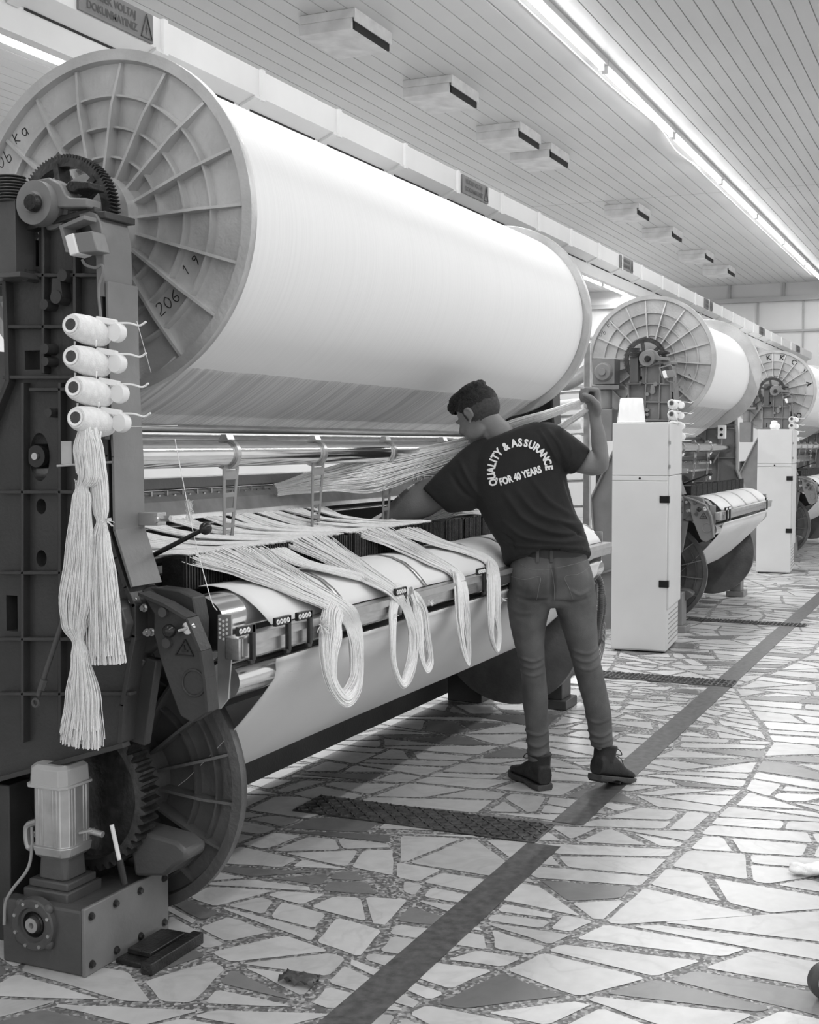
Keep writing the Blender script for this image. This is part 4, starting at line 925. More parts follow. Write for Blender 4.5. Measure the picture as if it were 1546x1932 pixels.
m = MB(); m.box((mx-0.075, my-0.075, 0.165), (mx+0.075, my+0.075, 0.20)); m.box((mx-0.062, my-0.066, 0.20), (mx+0.062, my+0.066, 0.222))
m.rings([octo(mx, my, 0.222, 0.05, 0.012), octo(mx, my, 0.30, 0.045, 0.012)]); m.build('adapter', M_CAST2, g, smooth=30, bevel=0.004)
m = MB(); m.rings([octo(mx, my, zb-0.025, 0.045, 0.01), octo(mx, my, zb-0.012, 0.062, 0.02), octo(mx, my, zb+0.012, 0.066, 0.02), octo(mx, my, zb+0.014, 0.060, 0.018), octo(mx, my, zt_-0.006, 0.060, 0.018)])
for s_ in (-0.03, -0.018, 0.018, 0.03): m.box((mx-0.062, my+s_-0.003, zb+0.015), (mx-0.055, my+s_+0.003, zt_-0.008)); m.box((mx+s_-0.003, my-0.062, zb+0.015), (mx+s_+0.003, my-0.055, zt_-0.008))
m.build('motor_body', M_PLATE, g, smooth=30, bevel=0.002)
m = MB(); m.rings([octo(mx, my+0.006, zt_-0.008, 0.070, 0.018), octo(mx, my+0.006, zt_, 0.070, 0.018), octo(mx, my+0.006, zt_, 0.064, 0.018), octo(mx, my+0.006, ztop-0.010, 0.062, 0.018), octo(mx, my+0.006, ztop, 0.052, 0.018)])
m.build('motor_cap', mat('beige_motor_cap', 0.5, 0.4, 0, 0.06, 10), g, smooth=30, bevel=0.002)
m = MB(); m.beam((mx, my-0.06, zb+0.045), (mx+0.01, my-0.10, zb+0.055), 0.02, 0.006); m.cyl((mx+0.01, my-0.085, zb+0.05), (mx+0.01, my-0.13, zb+0.045), 0.009, n=12); m.cyl((mx+0.01, my+0.07, zb+0.0), (mx+0.01, my+0.11, zb+0.02), 0.008); m.build('lever_bracket', M_PLATE, g, bevel=0.001)
m = MB(); m.cyl((2.81, 2.154, 0.3783), (2.81, 2.129, 0.2809), 0.006, n=12); rd = m.build('release_lever', M_PLAST, g)
MB().cyl((2.81, 2.129, 0.2852), (2.81, 2.114, 0.2202), 0.010, n=14).build('lever_grip', M_BLACK, rd)
m = MB(); m.tube([(mx-0.02, my+0.07, zb+0.0), (mx-0.02, my+0.10, zb-0.01), (mx-0.02, my+0.105, zb+0.045), (mx-0.02, my+0.07, zb+0.065)], 0.010, 8, 5); m.build('cable_guard', M_PLATE, g)
m = MB(); m.tube([(2.76, 2.386, 0.3575), (2.75, 2.378, 0.3021), (2.73, 2.377, 0.2492), (2.7, 2.407, 0.1955), (2.69, 2.421, 0.1585), (2.68, 2.417, 0.1053)], 0.0045, 8, 6); m.build('power_cable', M_CABLE, g)
m = MB(); m.box((2.77, 2.00, 0.0), (3.02, 2.035, 0.032)); m.box((2.80, 2.035, 0.0), (3.04, 2.14, 0.014)); m.box((2.84, 2.05, 0.014), (3.0, 2.13, 0.030))
o = m.build('mounting_rail', M_OILY, origin=(2.95, 2.05, 0), bevel=0.003); tag(o, 'black steel mounting rail on the floor right of the gearbox', 'rail')

# ------------------------------------------------------------------ control cabinets
def cabinet(cx, cy, w, d, h, ang, label, worn=False):
    t = thing('control_cabinet', (cx, cy, 0), label, 'cabinet')
    P = (cx, cy, 0); R = math.radians(ang)
    def B(lo, hi, name, material, parent=t, bevel=0.003, **k):
        m = MB(); m.box((cx+lo[0], cy+lo[1], lo[2]), (cx+hi[0], cy+hi[1], hi[2]), R, P); return m.build(name, material, parent, bevel=bevel, **k)
    B((0, 0.004, 0.012), (d-0.02, w, h-0.004), 'body', M_WHITEP)
    B((0.02, 0.02, 0), (d-0.04, w-0.02, 0.014), 'plinth', M_SLOT)
    B((-0.006, 0, 1.20), (0, w, h), 'top_panel', M_WHITEP)
    B((-0.006, 0, 1.165), (-0.001, w, 1.196), 'middle_strip', M_WHITEP)
    dr = B((-0.006, 0, 0.02), (0, w, 1.161), 'front_panel', M_WHITEP)
    sd = B((0.01, -0.012, 1.20), (d, 0.004, h-0.002), 'upper_side_door', M_WHITEP)
    s2 = B((0.01, -0.012, 0.30), (d, 0.004, 1.195), 'lower_side_door', M_WHITEP)
    vp = B((0.0, 0.0, 0.014), (d-0.03, 0.006, 0.295), 'vent_panel', M_WHITEP)
    m = MB()
    for i in range(7):
        for j in range(9): m.box((cx+0.10+j*0.055, cy-0.002, 0.05+i*0.033), (cx+0.135+j*0.055, cy+0.002, 0.058+i*0.033), R, P)
    m.build('louvre', M_WALLT, vp, smooth=0)
    for z in (1.04, 0.47): B((-0.012, -0.014, z-0.024), (0.03, 0.052, z+0.024), 'hinge', M_BLACK, dr, 0.003)
    m = MB(); q = Matrix.Rotation(R, 3, 'Z') @ Vector((-0.012, w*0.5, 1.18)); m.lathe(Vector((cx, cy, 0))+q, [(0, 0.001), (0, 0.007), (0.01, 0.008), (0.01, 0.001)], n=16); m.build('lock', M_BLACK, dr)
    for z in (1.42, 1.26): B((0.0, -0.016, z-0.012), (0.02, -0.006, z+0.012), 'door_pin', M_WALLT, sd, 0.001)
    return t
cabinet(8.573, 1.967, 0.372, 0.62, 1.553, 5, 'tall pale grey control cabinet with white bucket on top, right of the worker')
cabinet(14.42, 1.96, 0.36, 0.62, 1.57, 4, 'far tall pale control cabinet between the second and third loom')
# upside down tub and tray on the near cabinet
bx, by = (8.78, 2.272, 1.586)[0], (8.78, 2.272, 1.586)[1]
m = MB(); m.lathe((bx, by, 1.555), [(0, 0.01), (0, 0.098), (0.008, 0.100), (0.012, 0.094), (0.165, 0.080), (0.172, 0.074), (0.174, 0.01)], axis=(0, 0, 1), n=48)
tag(m.build('plastic_tub', M_PLAST, origin=(bx, by, 1.555), smooth=40), 'white plastic tub turned upside down on the near cabinet', 'tub')
m = MB(); m.box((bx-0.05, by-0.30, 1.5545), (bx+0.22, by-0.115, 1.5595)); tag(m.build('plastic_sheet', M_PLAST, origin=(bx, by-0.2, 1.5545), bevel=0.001), 'thin white sheet lying on the near cabinet beside the tub', 'sheet')
# small bobbins on the far cabinet
for p, l, ax in (((14.62, 2.18, 1.62), 'small white bobbin standing on the far cabinet, behind the lying one', (0, 0, 1)), ((14.5, 2.15, 1.604), 'small white bobbin lying on the far cabinet in front of the standing one', (-0.6, -0.7, 0.0))):
    m = MB(); m.lathe(p, [(-0.05, 0.012), (-0.05, 0.034), (0.04, 0.034), (0.05, 0.012)], axis=ax, n=20); tag(m.build('yarn_bobbin', M_YARN, origin=p, smooth=40), l, 'bobbin')
# push button box on the second loom
p = (11.7, 2.204, 1.519); t = thing('push_button_box', p, 'white two button control box hanging on the second loom', 'control box')
P_ = Vector(p); MB().box(P_+Vector((0, -0.035, -0.06)), P_+Vector((0.05, 0.035, 0.06))).build('box_body', M_PLAST, t, bevel=0.004)
for dz in (0.025, -0.025): MB().cyl(P_+Vector((-0.008, 0, dz)), P_+Vector((0.0, 0, dz)), 0.014, n=16).build('push_button', M_BLACK, t)
MB().tube([P_+Vector((0.02, 0, -0.06)), P_+Vector((0.02, 0.01, -0.15)), P_+Vector((0.05, 0.08, -0.28))], 0.006, 6, 5).build('box_cable', M_CABLE, t)

# ------------------------------------------------------------------ bobbin stand at the far end of the near loom
t = thing('bobbin_stand', (7.287, 2.151, 0), 'pale steel bobbin stand behind the raised fist of the worker', 'stand')
sx, sy = (7.287, 2.151, 0)[0], (7.287, 2.151, 0)[1]
MB().box((sx, sy-0.02, 0), (sx+0.03, sy+0.02, 2.0)).build('post', M_PLATE, t, bevel=0.003)
MB().box((sx-0.08, sy-0.1, 0), (sx+0.12, sy+0.1, 0.012)).build('foot_plate', M_PLATE, t)
for z in (1.72, 1.58, 1.47, 1.36, 1.20, 1.05): MB().cyl((sx+0.015, sy, z), (sx+0.015, sy+0.2, z-0.01), 0.011, n=12).build('arm', M_PLATE, t)
SB = None
for i, (z, l) in enumerate(((1.64, 'white bobbin on the pale stand behind the fist, topmost of four'), (1.525, 'white bobbin on the pale stand behind the fist, second from top'), (1.43, 'white bobbin on the pale stand, third from top'), (1.34, 'white bobbin on the pale stand above the sleeve, lowest of four'))):
    if SB is None:
        SB = thing('yarn_bobbin', (sx-0.03, sy+0.09, z), l, 'bobbin', 'bobbins on the pale stand')
        MB().lathe((sx-0.03, sy+0.09, z), [(-0.07, 0.01), (-0.07, 0.03), (0.05, 0.034), (0.07, 0.028), (0.07, 0.01)], axis=(0, -1, 0.05), n=24).build('yarn_winding', M_YARN, SB, smooth=50)
        MB().lathe((sx-0.03, sy+0.17, z), [(-0.02, 0.01), (-0.02, 0.025), (0.02, 0.03), (0.02, 0.01)], axis=(0, -1, 0.05), n=16).build('spindle_head', M_BLACK, SB)
    else: dup(SB, (0, 0, z-1.64), l)
# hoses and cables hanging behind the worker
hs = (8.576, 2.397, 0)
m = MB()
for k, (a, b) in enumerate((((1128, 1085), (1137, 1212)), ((1140, 1085), (1143, 1215)))):
    p0 = Vector((7.582, 2.15, 0.6317)); 
    pts = [Vector((6.52, 2.10+0.04*k, 0.80)), Vector((6.829, 1.96, 0.6935))+Vector((0.03*k, 0.03*k, 0)), Vector((6.867, 1.94, 0.5589))+Vector((0.04*k, 0, 0)), Vector((6.953, 1.96, 0.3998))+Vector((0.05*k, 0.02, 0)), Vector((7.093, 2.02, 0.2109))+Vector((0.06*k, 0.05, 0)), Vector((6.66+0.05*k, 2.2, 0.03))]
    cp = crom(pts, 30); m.tube(cp, lambda f: 0.017+0.003*(math.sin(f*400) > 0), 12)
tag(m.build('ribbed_hose', M_CAST2, origin=(6.66, 2.0, 0.0)), 'grey corrugated hoses hanging down between worker and near cabinet', 'hose')
m = MB(); rn = random.Random(3)
for k in range(7):
    p1, p2, p3, p4 = Vector((6.996, 2, 0.437)), Vector((7.106, 2, 0.3595)), Vector((7.153, 2, 0.2799)), Vector((7.088, 2, 0.2221)); dz = Vector((0, 0.01*(k % 2), 0.021*k-0.06))
    m.tube([(6.62, 2.16, 0.36+0.012*k), p1+dz, p2+dz*0.9, p3+dz*0.6, Vector((p4.x, p4.y+0.05+0.012*k, 0.006))], 0.0042, 8, 8)
tag(m.build('cable_bunch', M_CABLE, origin=(6.9, 2.0, 0.0)), 'bunch of pale cables near the floor between worker and near cabinet', 'cables')
# floor litter and things at the right edge
m = MB(); p = Vector((2.893, 1.621, 0)); rn = random.Random(9)
rows = [[p+Vector((0.05*(i/6-0.5)+rn.uniform(-0.004, 0.004), 0.10*(j/8-0.5), 0.004+0.018*abs(math.sin(i*1.3+j*0.8)))) for j in range(9)] for i in range(7)]
m.grid(rows); tag(m.build('crumpled_scrap', M_CAST2, origin=tuple(p), smooth=60, thick=0.002), 'small crumpled grey scrap lying on the floor at the bottom', 'litter')
m = MB(); p = Vector((4.334, 0.5005, 0))
for i in range(26): m.ell(p+Vector((rn.uniform(-0.03, 0.03), rn.uniform(-0.10, 0.05), 0.015+rn.uniform(0, 0.012))), (0.014+rn.random()*0.012, 0.018+rn.random()*0.014, 0.012), n=10, m=6)
o = m.build('cotton_fluff', M_YARN, origin=tuple(p)); organic(o, 0.004, 2); tag(o, 'white cotton fluff on the floor at the right edge', 'fluff')
p = Vector((3.36, 0.3506, 0)); t = thing('castor_wheel', p, 'grey castor wheel cut by the right edge of the photo', 'wheel')
m = MB(); m.lathe(p+Vector((0, 0, 0.048)), [(-0.015, 0.012), (-0.015, 0.042), (-0.010, 0.048), (0.010, 0.048), (0.015, 0.042), (0.015, 0.012)], axis=(0.85, 0.5, 0), n=40); m.build('tyre', M_CAST2, t, smooth=40)
m = MB(); m.lathe(p+Vector((0, 0, 0.048)), [(-0.018, 0.002), (-0.018, 0.030), (0.018, 0.030), (0.018, 0.002)], axis=(0.85, 0.5, 0), n=30); m.build('wheel_hub', M_PLATE, t, smooth=40)
m = MB(); m.beam(p+Vector((0.0, -0.03, 0.05)), p+Vector((0, -0.04, 0.14)), 0.05, 0.005, (0, 1, 0)); m.build('fork', M_PLATE, t)
# pale air duct behind the looms
m = MB(); a = (11.78, 3.6, 2.399); m.tube([(a[0]-0.8, 4.0, 0.0), (a[0]-0.7, 3.95, 1.2), (a[0]-0.5, 3.85, 1.75), (a[0], 3.6, 2.02), (a[0]+0.3, 3.5, 2.12), (a[0]+1.4, 3.5, 2.12)], 0.07, 16, 8)
tag(m.build('air_pipe', M_GREYP, origin=(a[0]-0.8, 4.0, 0)), 'thick grey pipe behind the bobbin stand, left of the second warp beam', 'pipe')

# ------------------------------------------------------------------ the worker
FH = Vector((math.cos(YAW), math.sin(YAW), 0)); RI = Vector((math.sin(YAW), -math.cos(YAW), 0)); ZV = Vector((0, 0, 1))
wk = thing('person', (5.07, 1.5, 0), 'worker seen from behind in dark tshirt and grey jeans reaching into the loom', 'person')
def loft(mb, rings, n=28, p=2.3, cap=True):
    rs = []
    for c, A, hd, tz in rings:
        c, A = Vector(c), Vector(A); B = FH*hd+ZV*tz; r = []
        for k in range(n):
            a = 2*PI*k/n; ca, sa = math.cos(a), math.sin(a)
            r.append(c+A*math.copysign(abs(ca)**(2/p), ca)+B*math.copysign(abs(sa)**(2/p), sa))
        rs.append(r)
    return mb.rings(rs, cap=cap)
def dense(rings, k=4):
    R = []
    V_ = [list(Vector(c))+list(Vector(a))+[h, t] for c, a, h, t in rings]
    P = [V_[0]]+V_+[V_[-1]]
    for i in range(1, len(P)-2):
        for j in range(k):
            t = j/k; q = [0.5*((2*b)+(c-a)*t+(2*a-5*b+4*c-d)*t*t+(3*b-a-3*c+d)*t**3) for a, b, c, d in zip(P[i-1], P[i], P[i+1], P[i+2])]
            R.append((q[:3], q[3:6], q[6], q[7]))
    q = V_[-1]; R.append((q[:3], q[3:6], q[6], q[7])); return R
def hand(mb, wrist, d, pn, thumb_side, curl, s=1.0, spread=0.10):
    d = Vector(d).normalized(); pn = Vector(pn); pn = (pn-d*pn.dot(d)).normalized(); sd = d.cross(pn).normalized()*thumb_side
    w = Vector(wrist)
    offs = (0.027, 0.010, -0.008, -0.025); mc = (0.086, 0.088, 0.083, 0.074); L = ((0.040, 0.025, 0.020), (0.045, 0.029, 0.021), (0.041, 0.027, 0.020), (0.032, 0.020, 0.018))
    for i in range(4):
        k0 = w+sd*offs[i]*0.6*s+d*0.01*s; k1 = w+sd*offs[i]*s+d*mc[i]*s
        mb.cap2(k0, k1, 0.0150*s, 0.0115*s, 12)
        dd = (d+sd*spread*(1.5-i)*0.4).normalized(); p = k1; a = 0
        for j in range(3):
            a += curl[j]*(1+0.05*i); v = (dd*math.cos(a)+pn*math.sin(a)); q = p+v*L[i][j]*s
            mb.cap2(p, q, (0.0098-0.0010*j)*s, (0.0092-0.0012*j)*s, 10); p = q
    t0 = w+sd*0.020*s+d*0.018*s; t1 = t0+(sd*0.7+d*0.6+pn*0.5).normalized()*0.038*s; t2 = t1+(d*0.8+pn*0.75+sd*0.1).normalized()*0.032*s; t3 = t2+(d*0.5+pn*0.8-sd*0.35).normalized()*0.026*s
    mb.cap2(t0, t1, 0.0155*s, 0.0125*s, 12); mb.cap2(t1, t2, 0.0120*s, 0.0105*s, 12); mb.cap2(t2, t3, 0.0105*s, 0.0085*s, 12)
    return sd
# head frame
hc = Vector((4.979, 1.933, 1.528))
hf = (-RI*0.66+FH*0.50-ZV*0.46).normalized()
hu = ZV*1.0-RI*0.10; hu = (hu-hf*hu.dot(hf)).normalized(); hr = hf.cross(hu)
HM = Matrix((hr, hf, hu)).transposed()
def Hp(x, y, z): return hc+HM @ Vector((x, y, z))
def Hell(mb, c, r, n=20, m_=14): return mb.ell(Hp(*c), r, HM, n, m_)
b = MB()
Hell(b, (0, -0.012, 0.030), (0.074, 0.094, 0.084), 32, 20)
Hell(b, (0, 0.036, -0.022), (0.060, 0.058, 0.078), 28, 16)
Hell(b, (0, 0.052, -0.078), (0.040, 0.036, 0.030)); Hell(b, (0, 0.072, -0.094), (0.020, 0.016, 0.015))
for s_ in (-1, 1):
    Hell(b, (s_*0.040, 0.020, -0.058), (0.020, 0.050, 0.034)); Hell(b, (s_*0.034, 0.070, -0.025), (0.022, 0.018, 0.020))
    Hell(b, (s_*0.026, 0.084, 0.018), (0.020, 0.010, 0.007))
    for k in range(9):       # ear rim
        a = -0.6+k*0.42; b.ell(Hp(s_*(0.079+0.004*math.sin(a)), -0.006-0.017*math.cos(a), 0.004+0.028*math.sin(a)), (0.0052,)*3, n=8, m=6)
    Hell(b, (s_*0.075, -0.004, 0.002), (0.006, 0.014, 0.024), 12, 8); Hell(b, (s_*0.077, 0.006, -0.024), (0.006, 0.008, 0.009), 10, 8)
b.cap2(Hp(0, 0.086, 0.016), Hp(0, 0.108, -0.020), 0.008, 0.0115, 12); Hell(b, (0, 0.100, -0.026), (0.015, 0.012, 0.008), 12, 8)
Hell(b, (0, 0.088, -0.050), (0.022, 0.010, 0.0055), 14, 8); Hell(b, (0, 0.086, -0.062), (0.019, 0.010, 0.006), 14, 8)
nb = Vector((5.038, 1.812, 1.406))
b.cap2(Hp(0, -0.028, -0.035), nb, 0.051, 0.058, 24); b.cap2(Hp(0, 0.0, -0.05), nb+FH*0.02-RI*0.02, 0.048, 0.062, 20)
# trunk and legs below the clothes, arms and hands: one continuous figure
hips = Vector((5.052, 1.639, 0.872))
b.cap2(nb-ZV*0.03, hips, 0.085, 0.085, 20)
for hp, kn, an in (((5.016, 1.711, 0.8067), (4.994, 1.695, 0.5035), (4.986, 1.663, 0.1013)), ((5.085, 1.558, 0.8176), (5.086, 1.493, 0.5143), (5.076, 1.422, 0.1669))):
    b.cap2(hp, kn, 0.062, 0.042, 16); b.cap2(kn, an, 0.040, 0.026, 16)
# left arm of the picture
b.cap2(nb-ZV*0.03, (4.911, 2.001, 1.264), 0.06, 0.052, 16)
loft(b, dense([((4.914, 2.016, 1.239), (0.0057, -0.0214, -0.0687), 0.048, 0), ((4.902, 2.088, 1.206), (0.0044, -0.0185, -0.0679), 0.046, 0), ((4.901, 2.136, 1.186), (0.0041, -0.0187, -0.0748), 0.045, 0), ((4.883, 2.196, 1.159), (0.0035, -0.0166, -0.0683), 0.044, 0), ((4.873, 2.24, 1.134), (0.0037, -0.0153, -0.0552), 0.036, 0), ((4.865, 2.28, 1.12), (0.0027, -0.0109, -0.0376), 0.027, 0), ((4.855, 2.301, 1.111), (0.0027, -0.0097, -0.0287), 0.025, 0)]), 24, 2.1)
hand(b, (4.856, 2.299, 1.111), (-RI*0.75+FH*0.35-ZV*0.45), (FH*0.4-ZV*0.8), 1, (0.35, 0.5, 0.4))
# right arm of the picture, raised, with a closed fist
b.cap2(nb-ZV*0.04, (5.086, 1.63, 1.401), 0.06, 0.055, 16)
loft(b, dense([((5.083, 1.611, 1.393), (-0.006, 0.0021, -0.087), 0.05, 0), ((5.087, 1.551, 1.362), (-0.0094, 0.0124, -0.065), 0.05, 0), ((5.073, 1.506, 1.34), (-0.0103, 0.0166, -0.0485), 0.048, 0), ((5.069, 1.465, 1.331), (-0.0015, -0.003, -0.0493), 0.046, 0), ((5.061, 1.438, 1.353), (0.0116, -0.0311, -0.0417), 0.045, 0), ((5.053, 1.438, 1.408), (0.0129, -0.0305, -0.0149), 0.043, 0), ((5.043, 1.442, 1.458), (0.0118, -0.0263, -0.0011), 0.036, 0), ((5.032, 1.448, 1.501), (0.0101, -0.0223, 0), 0.028, 0), ((5.022, 1.449, 1.532), (0.0097, -0.0213, 0.0011), 0.025, 0)]), 24, 2.1)
sdR = hand(b, (5.021, 1.448, 1.524), (ZV*0.95-RI*0.12), (-RI*0.75-FH*0.35), 1, (1.35, 1.55, 1.0), 1.15)
body = b.build('body', M_SKIN, wk); organic(body, 0.0044, 7, 0.5)
body.data.polygons.foreach_set('use_smooth', [True]*len(body.data.polygons))
# hair
h = MB()
Hell(h, (0, -0.014, 0.040), (0.0785, 0.0985, 0.084), 32, 20)
Hell(h, (0, 0.070, 0.082), (0.058, 0.036, 0.034)); Hell(h, (0.0, 0.040, 0.098), (0.060, 0.05, 0.032)); Hell(h, (0, -0.02, 0.104), (0.062, 0.075, 0.030))
ho = h.build('hair', M_HAIR, wk)
organic(ho, 0.004, 3)
bm = bmesh.new(); bm.from_mesh(ho.data)
org = ORG[wk.name]; HI = HM.transposed(); dele = []
for v in bm.verts:
    q = HI @ (v.co+org-hc)
    lim = -0.012 if q.y < 0.01 else (0.012+0.9*(q.y-0.01) if q.y < 0.055 else 0.055)
    if q.z < lim: dele.append(v)
    else:
        nn = noise.noise(q*55)*0.004+noise.noise(q*120)*0.003
        v.co += v.normal*nn*(1 if q.z > 0.05 else 0.4)
bmesh.ops.delete(bm, geom=dele, context='VERTS'); bm.to_mesh(ho.data); bm.free()
ho.data.polygons.foreach_set('use_smooth', [True]*len(ho.data.polygons))
h = MB(); Hell(h, (0, -0.018, 0.022), (0.0765, 0.0925, 0.080), 40, 26); h2 = h.build('cropped_hair', M_HAIR2, wk)
bm = bmesh.new(); bm.from_mesh(h2.data)
bmesh.ops.delete(bm, geom=[v for v in bm.verts if (lambda q: q.z < (-0.085 if q.y < -0.03 else -0.045+0.6*(q.y+0.03)) or q.y > 0.03)(HI @ (v.co+org-hc))], context='VERTS'); bm.to_mesh(h2.data); bm.free()
h2.data.polygons.foreach_set('use_smooth', [True]*len(h2.data.polygons))
# T-shirt
s = MB()
loft(s, dense([((5.037, 1.821, 1.467), (0.0301, -0.0634, 0.0263), 0.055, 0), ((5.029, 1.812, 1.456), (0.0539, -0.1138, 0.0459), 0.085, 0), ((5.022, 1.797, 1.406), (0.0784, -0.166, 0.0611), 0.105, 0), ((5.022, 1.789, 1.333), (0.085, -0.1798, 0.0687), 0.118, 0), ((5.024, 1.774, 1.259), (0.0823, -0.1738, 0.0676), 0.122, 0), ((5.02, 1.75, 1.194), (0.0784, -0.1668, 0.0545), 0.12, 0), ((5.028, 1.724, 1.128), (0.0759, -0.162, 0.049), 0.118, 0), ((5.037, 1.698, 1.071), (0.0741, -0.1592, 0.0403), 0.118, 0), ((5.044, 1.675, 1.021), (0.0727, -0.1574, 0.0294), 0.12, -0.01), ((5.047, 1.662, 0.9722), (0.074, -0.1616, 0.0196), 0.122, -0.03), ((5.05, 1.65, 0.933), (0.0742, -0.1627, 0.0152), 0.124, -0.045)]), 40, 2.4)
loft(s, dense([((4.975, 1.89, 1.311), (-0.002, -0.0129, -0.1342), 0.085, 0), ((4.944, 1.954, 1.27), (0.0004, -0.0178, -0.1309), 0.08, 0), ((4.918, 2.006, 1.239), (0.0048, -0.0242, -0.1058), 0.074, 0), ((4.898, 2.047, 1.208), (0.0124, -0.0375, -0.0775), 0.068, 0), ((4.889, 2.088, 1.179), (0.0197, -0.05, -0.0492), 0.062, 0)]), 28, 2.2)
loft(s, dense([((5.065, 1.675, 1.387), (0.0058, -0.0273, -0.1122), 0.085, 0), ((5.077, 1.625, 1.398), (0.0014, -0.0161, -0.1011), 0.078, 0), ((5.08, 1.592, 1.38), (-0.006, 0.0021, -0.0868), 0.072, 0), ((5.076, 1.55, 1.357), (-0.0105, 0.0143, -0.0703), 0.066, 0), ((5.069, 1.515, 1.339), (-0.0152, 0.0274, -0.0495), 0.06, 0)]), 28, 2.2)
so = s.build('tshirt', M_SHIRT, wk); organic(so, 0.0055, 5, 0.5)
def folds(o, lines, org):
    me = o.data; n = len(me.vertices); co = np.empty(n*3); me.vertices.foreach_get('co', co); co = co.reshape(-1, 3)+np.array(org)
    no = np.empty(n*3); me.vertices.foreach_get('normal', no); no = no.reshape(-1, 3); disp = np.zeros(n)
    F_ = np.array(FH); E_ = np.array([0, 0, CAM_H])
    # distance measured along the cloth seen across the viewing normal of the back
    P = co-np.outer(co @ F_, F_)
    for pts, w, amp in lines:
        q = np.array(crom(pts, 6)); q = q-np.outer(q @ F_, F_)
        best = np.full(n, 9.0); L = len(q)-1
        for i in range(L):
            d = q[i+1]-q[i]; t = np.clip(((P-q[i]) @ d)/(d @ d), 0, 1); dd = np.linalg.norm(P-q[i]-np.outer(t, d), axis=1)
            fade = np.sin(np.pi*np.clip((i+t)/L, 0.04, 0.96))**0.6
            val = np.exp(-(dd/w)**2)*fade
            best = np.where(-val < best, -val, best)
        disp += -best*amp*1.7*(no @ F_ < 0.35)
    rn_ = np.array([noise.noise(Vector(p)*11)*0.0034+noise.noise(Vector(p)*30)*0.0013 for p in co]); disp += rn_
    co2 = co-np.array(org)+no*disp[:, None]; me.vertices.foreach_set('co', co2.ravel()); me.update()
    me.polygons.foreach_set('use_smooth', [True]*len(me.polygons))
FL = [([(4.897, 1.78, 1.203), (4.92, 1.72, 1.117), (4.957, 1.631, 1.064), (5.004, 1.524, 1.042)], 0.012, 0.008), ([(4.916, 1.742, 1.224), (4.942, 1.672, 1.139), (4.984, 1.573, 1.096), (5.017, 1.499, 1.085)], 0.012, 0.007), ([(4.94, 1.694, 1.278), (4.967, 1.624, 1.181), (5.008, 1.525, 1.117)], 0.011, 0.006),
      ([(4.888, 1.788, 1.096), (4.92, 1.709, 1.038), (4.972, 1.591, 1.017), (5.02, 1.484, 1.021)], 0.009, 0.008), ([(4.882, 1.792, 1.025), (4.914, 1.718, 0.9997), (4.962, 1.61, 0.9997), (5.014, 1.493, 0.989)], 0.007, 0.006), ([(4.967, 1.659, 1.466), (4.982, 1.615, 1.384), (4.994, 1.582, 1.32)], 0.008, 0.006),
      ([(4.981, 1.63, 1.474), (4.996, 1.588, 1.41), (5.005, 1.559, 1.342)], 0.007, 0.005), ([(5.016, 1.545, 1.416), (5.016, 1.536, 1.352), (5.007, 1.551, 1.303)], 0.008, 0.005), ([(4.809, 1.988, 1.299), (4.825, 1.943, 1.224), (4.846, 1.891, 1.181)], 0.010, -0.006), ([(4.827, 1.953, 1.342), (4.839, 1.919, 1.267), (4.853, 1.878, 1.203)], 0.009, 0.005), ([(4.998, 1.566, 1.278), (5.01, 1.526, 1.171), (5.02, 1.495, 1.096)], 0.008, -0.006),
      ([(4.877, 1.807, 1.064), (4.897, 1.757, 1.021), (4.904, 1.736, 0.9677)], 0.008, -0.006), ([(4.976, 1.593, 1.096), (5.005, 1.524, 1.064), (5.021, 1.484, 1.032)], 0.006, -0.006), ([(4.947, 1.65, 1.047), (4.99, 1.553, 1.038), (5.025, 1.479, 1.053)], 0.006, -0.005)]
folds(so, FL, org)
# lift the middle of the back hem so that the belt shows
bm = bmesh.new(); bm.from_mesh(so.data)
def hem_cut(v):
    q = v.co+org; a = (q-Vector((5.053, 1.651, 0.9918))).dot(RI); z = q.z-Vector((5.053, 1.651, 0.9787)).z; back = (q-Vector((5.053, 1.651, 0.9918))).dot(FH) < 0.02
    return back and z < 0.006-(abs(a)/0.115)**3*0.05 
bmesh.ops.delete(bm, geom=[v for v in bm.verts if hem_cut(v)], context='VERTS'); bm.to_mesh(so.data); bm.free()
sm = so.modifiers.new('t', 'SOLIDIFY'); sm.thickness = 0.003; sm.offset = -1
# collar
MB().tube([nb+(RI*math.cos(a)*0.062+FH*math.sin(a)*0.060)+ZV*(0.012*math.sin(a)-0.020*math.cos(a)) for a in [2*PI*i/32 for i in range(33)]], 0.006, 8).build('collar', M_SHIRT, so)
# projection of print and seams on the cloth
def bvh(o):
    me = o.data; return BVHTree.FromPolygons([v.co+ORG[o.name] for v in me.vertices], [tuple(p.vertices) for p in me.polygons])
EYE = Vector((0, 0, CAM_H))
def onto(tree, p, off=0.002):
    d = FH; hit = tree.ray_cast(Vector(p)-d*0.5, d)
    return hit[0]-d*off if hit[0] else None
tb = bvh(so); mm = 5.2/2430
c0 = Vector((5.017, 1.771, 1.299)); 
pm = MB()
def put(txt, size, centre, A, B, cs=1.0):
    global pm
    m_ = text_mesh(txt, size, lambda x, y, z: centre+A*x*cs+B*y, None, None, None, bold=0.0020, sub=2)
    vs = []; ok = True
    for v in m_.v:
        q = onto(tb, v, 0.0035); 
        if q is None: ok = False; q = v
        vs.append(q)
    if ok: pm.add(vs, m_.f)
arc = 'QUALITY & ASSURANCE'; wd = {'I': 0.55, ' ': 0.5, 'L': 0.85, 'Q': 1.15, '&': 1.1, 'T': 0.9, 'Y': 0.95}
tot = sum(wd.get(c, 1.0) for c in arc); a0, a1 = math.radians(208), math.radians(2); acc = 0; RAD = 0.116
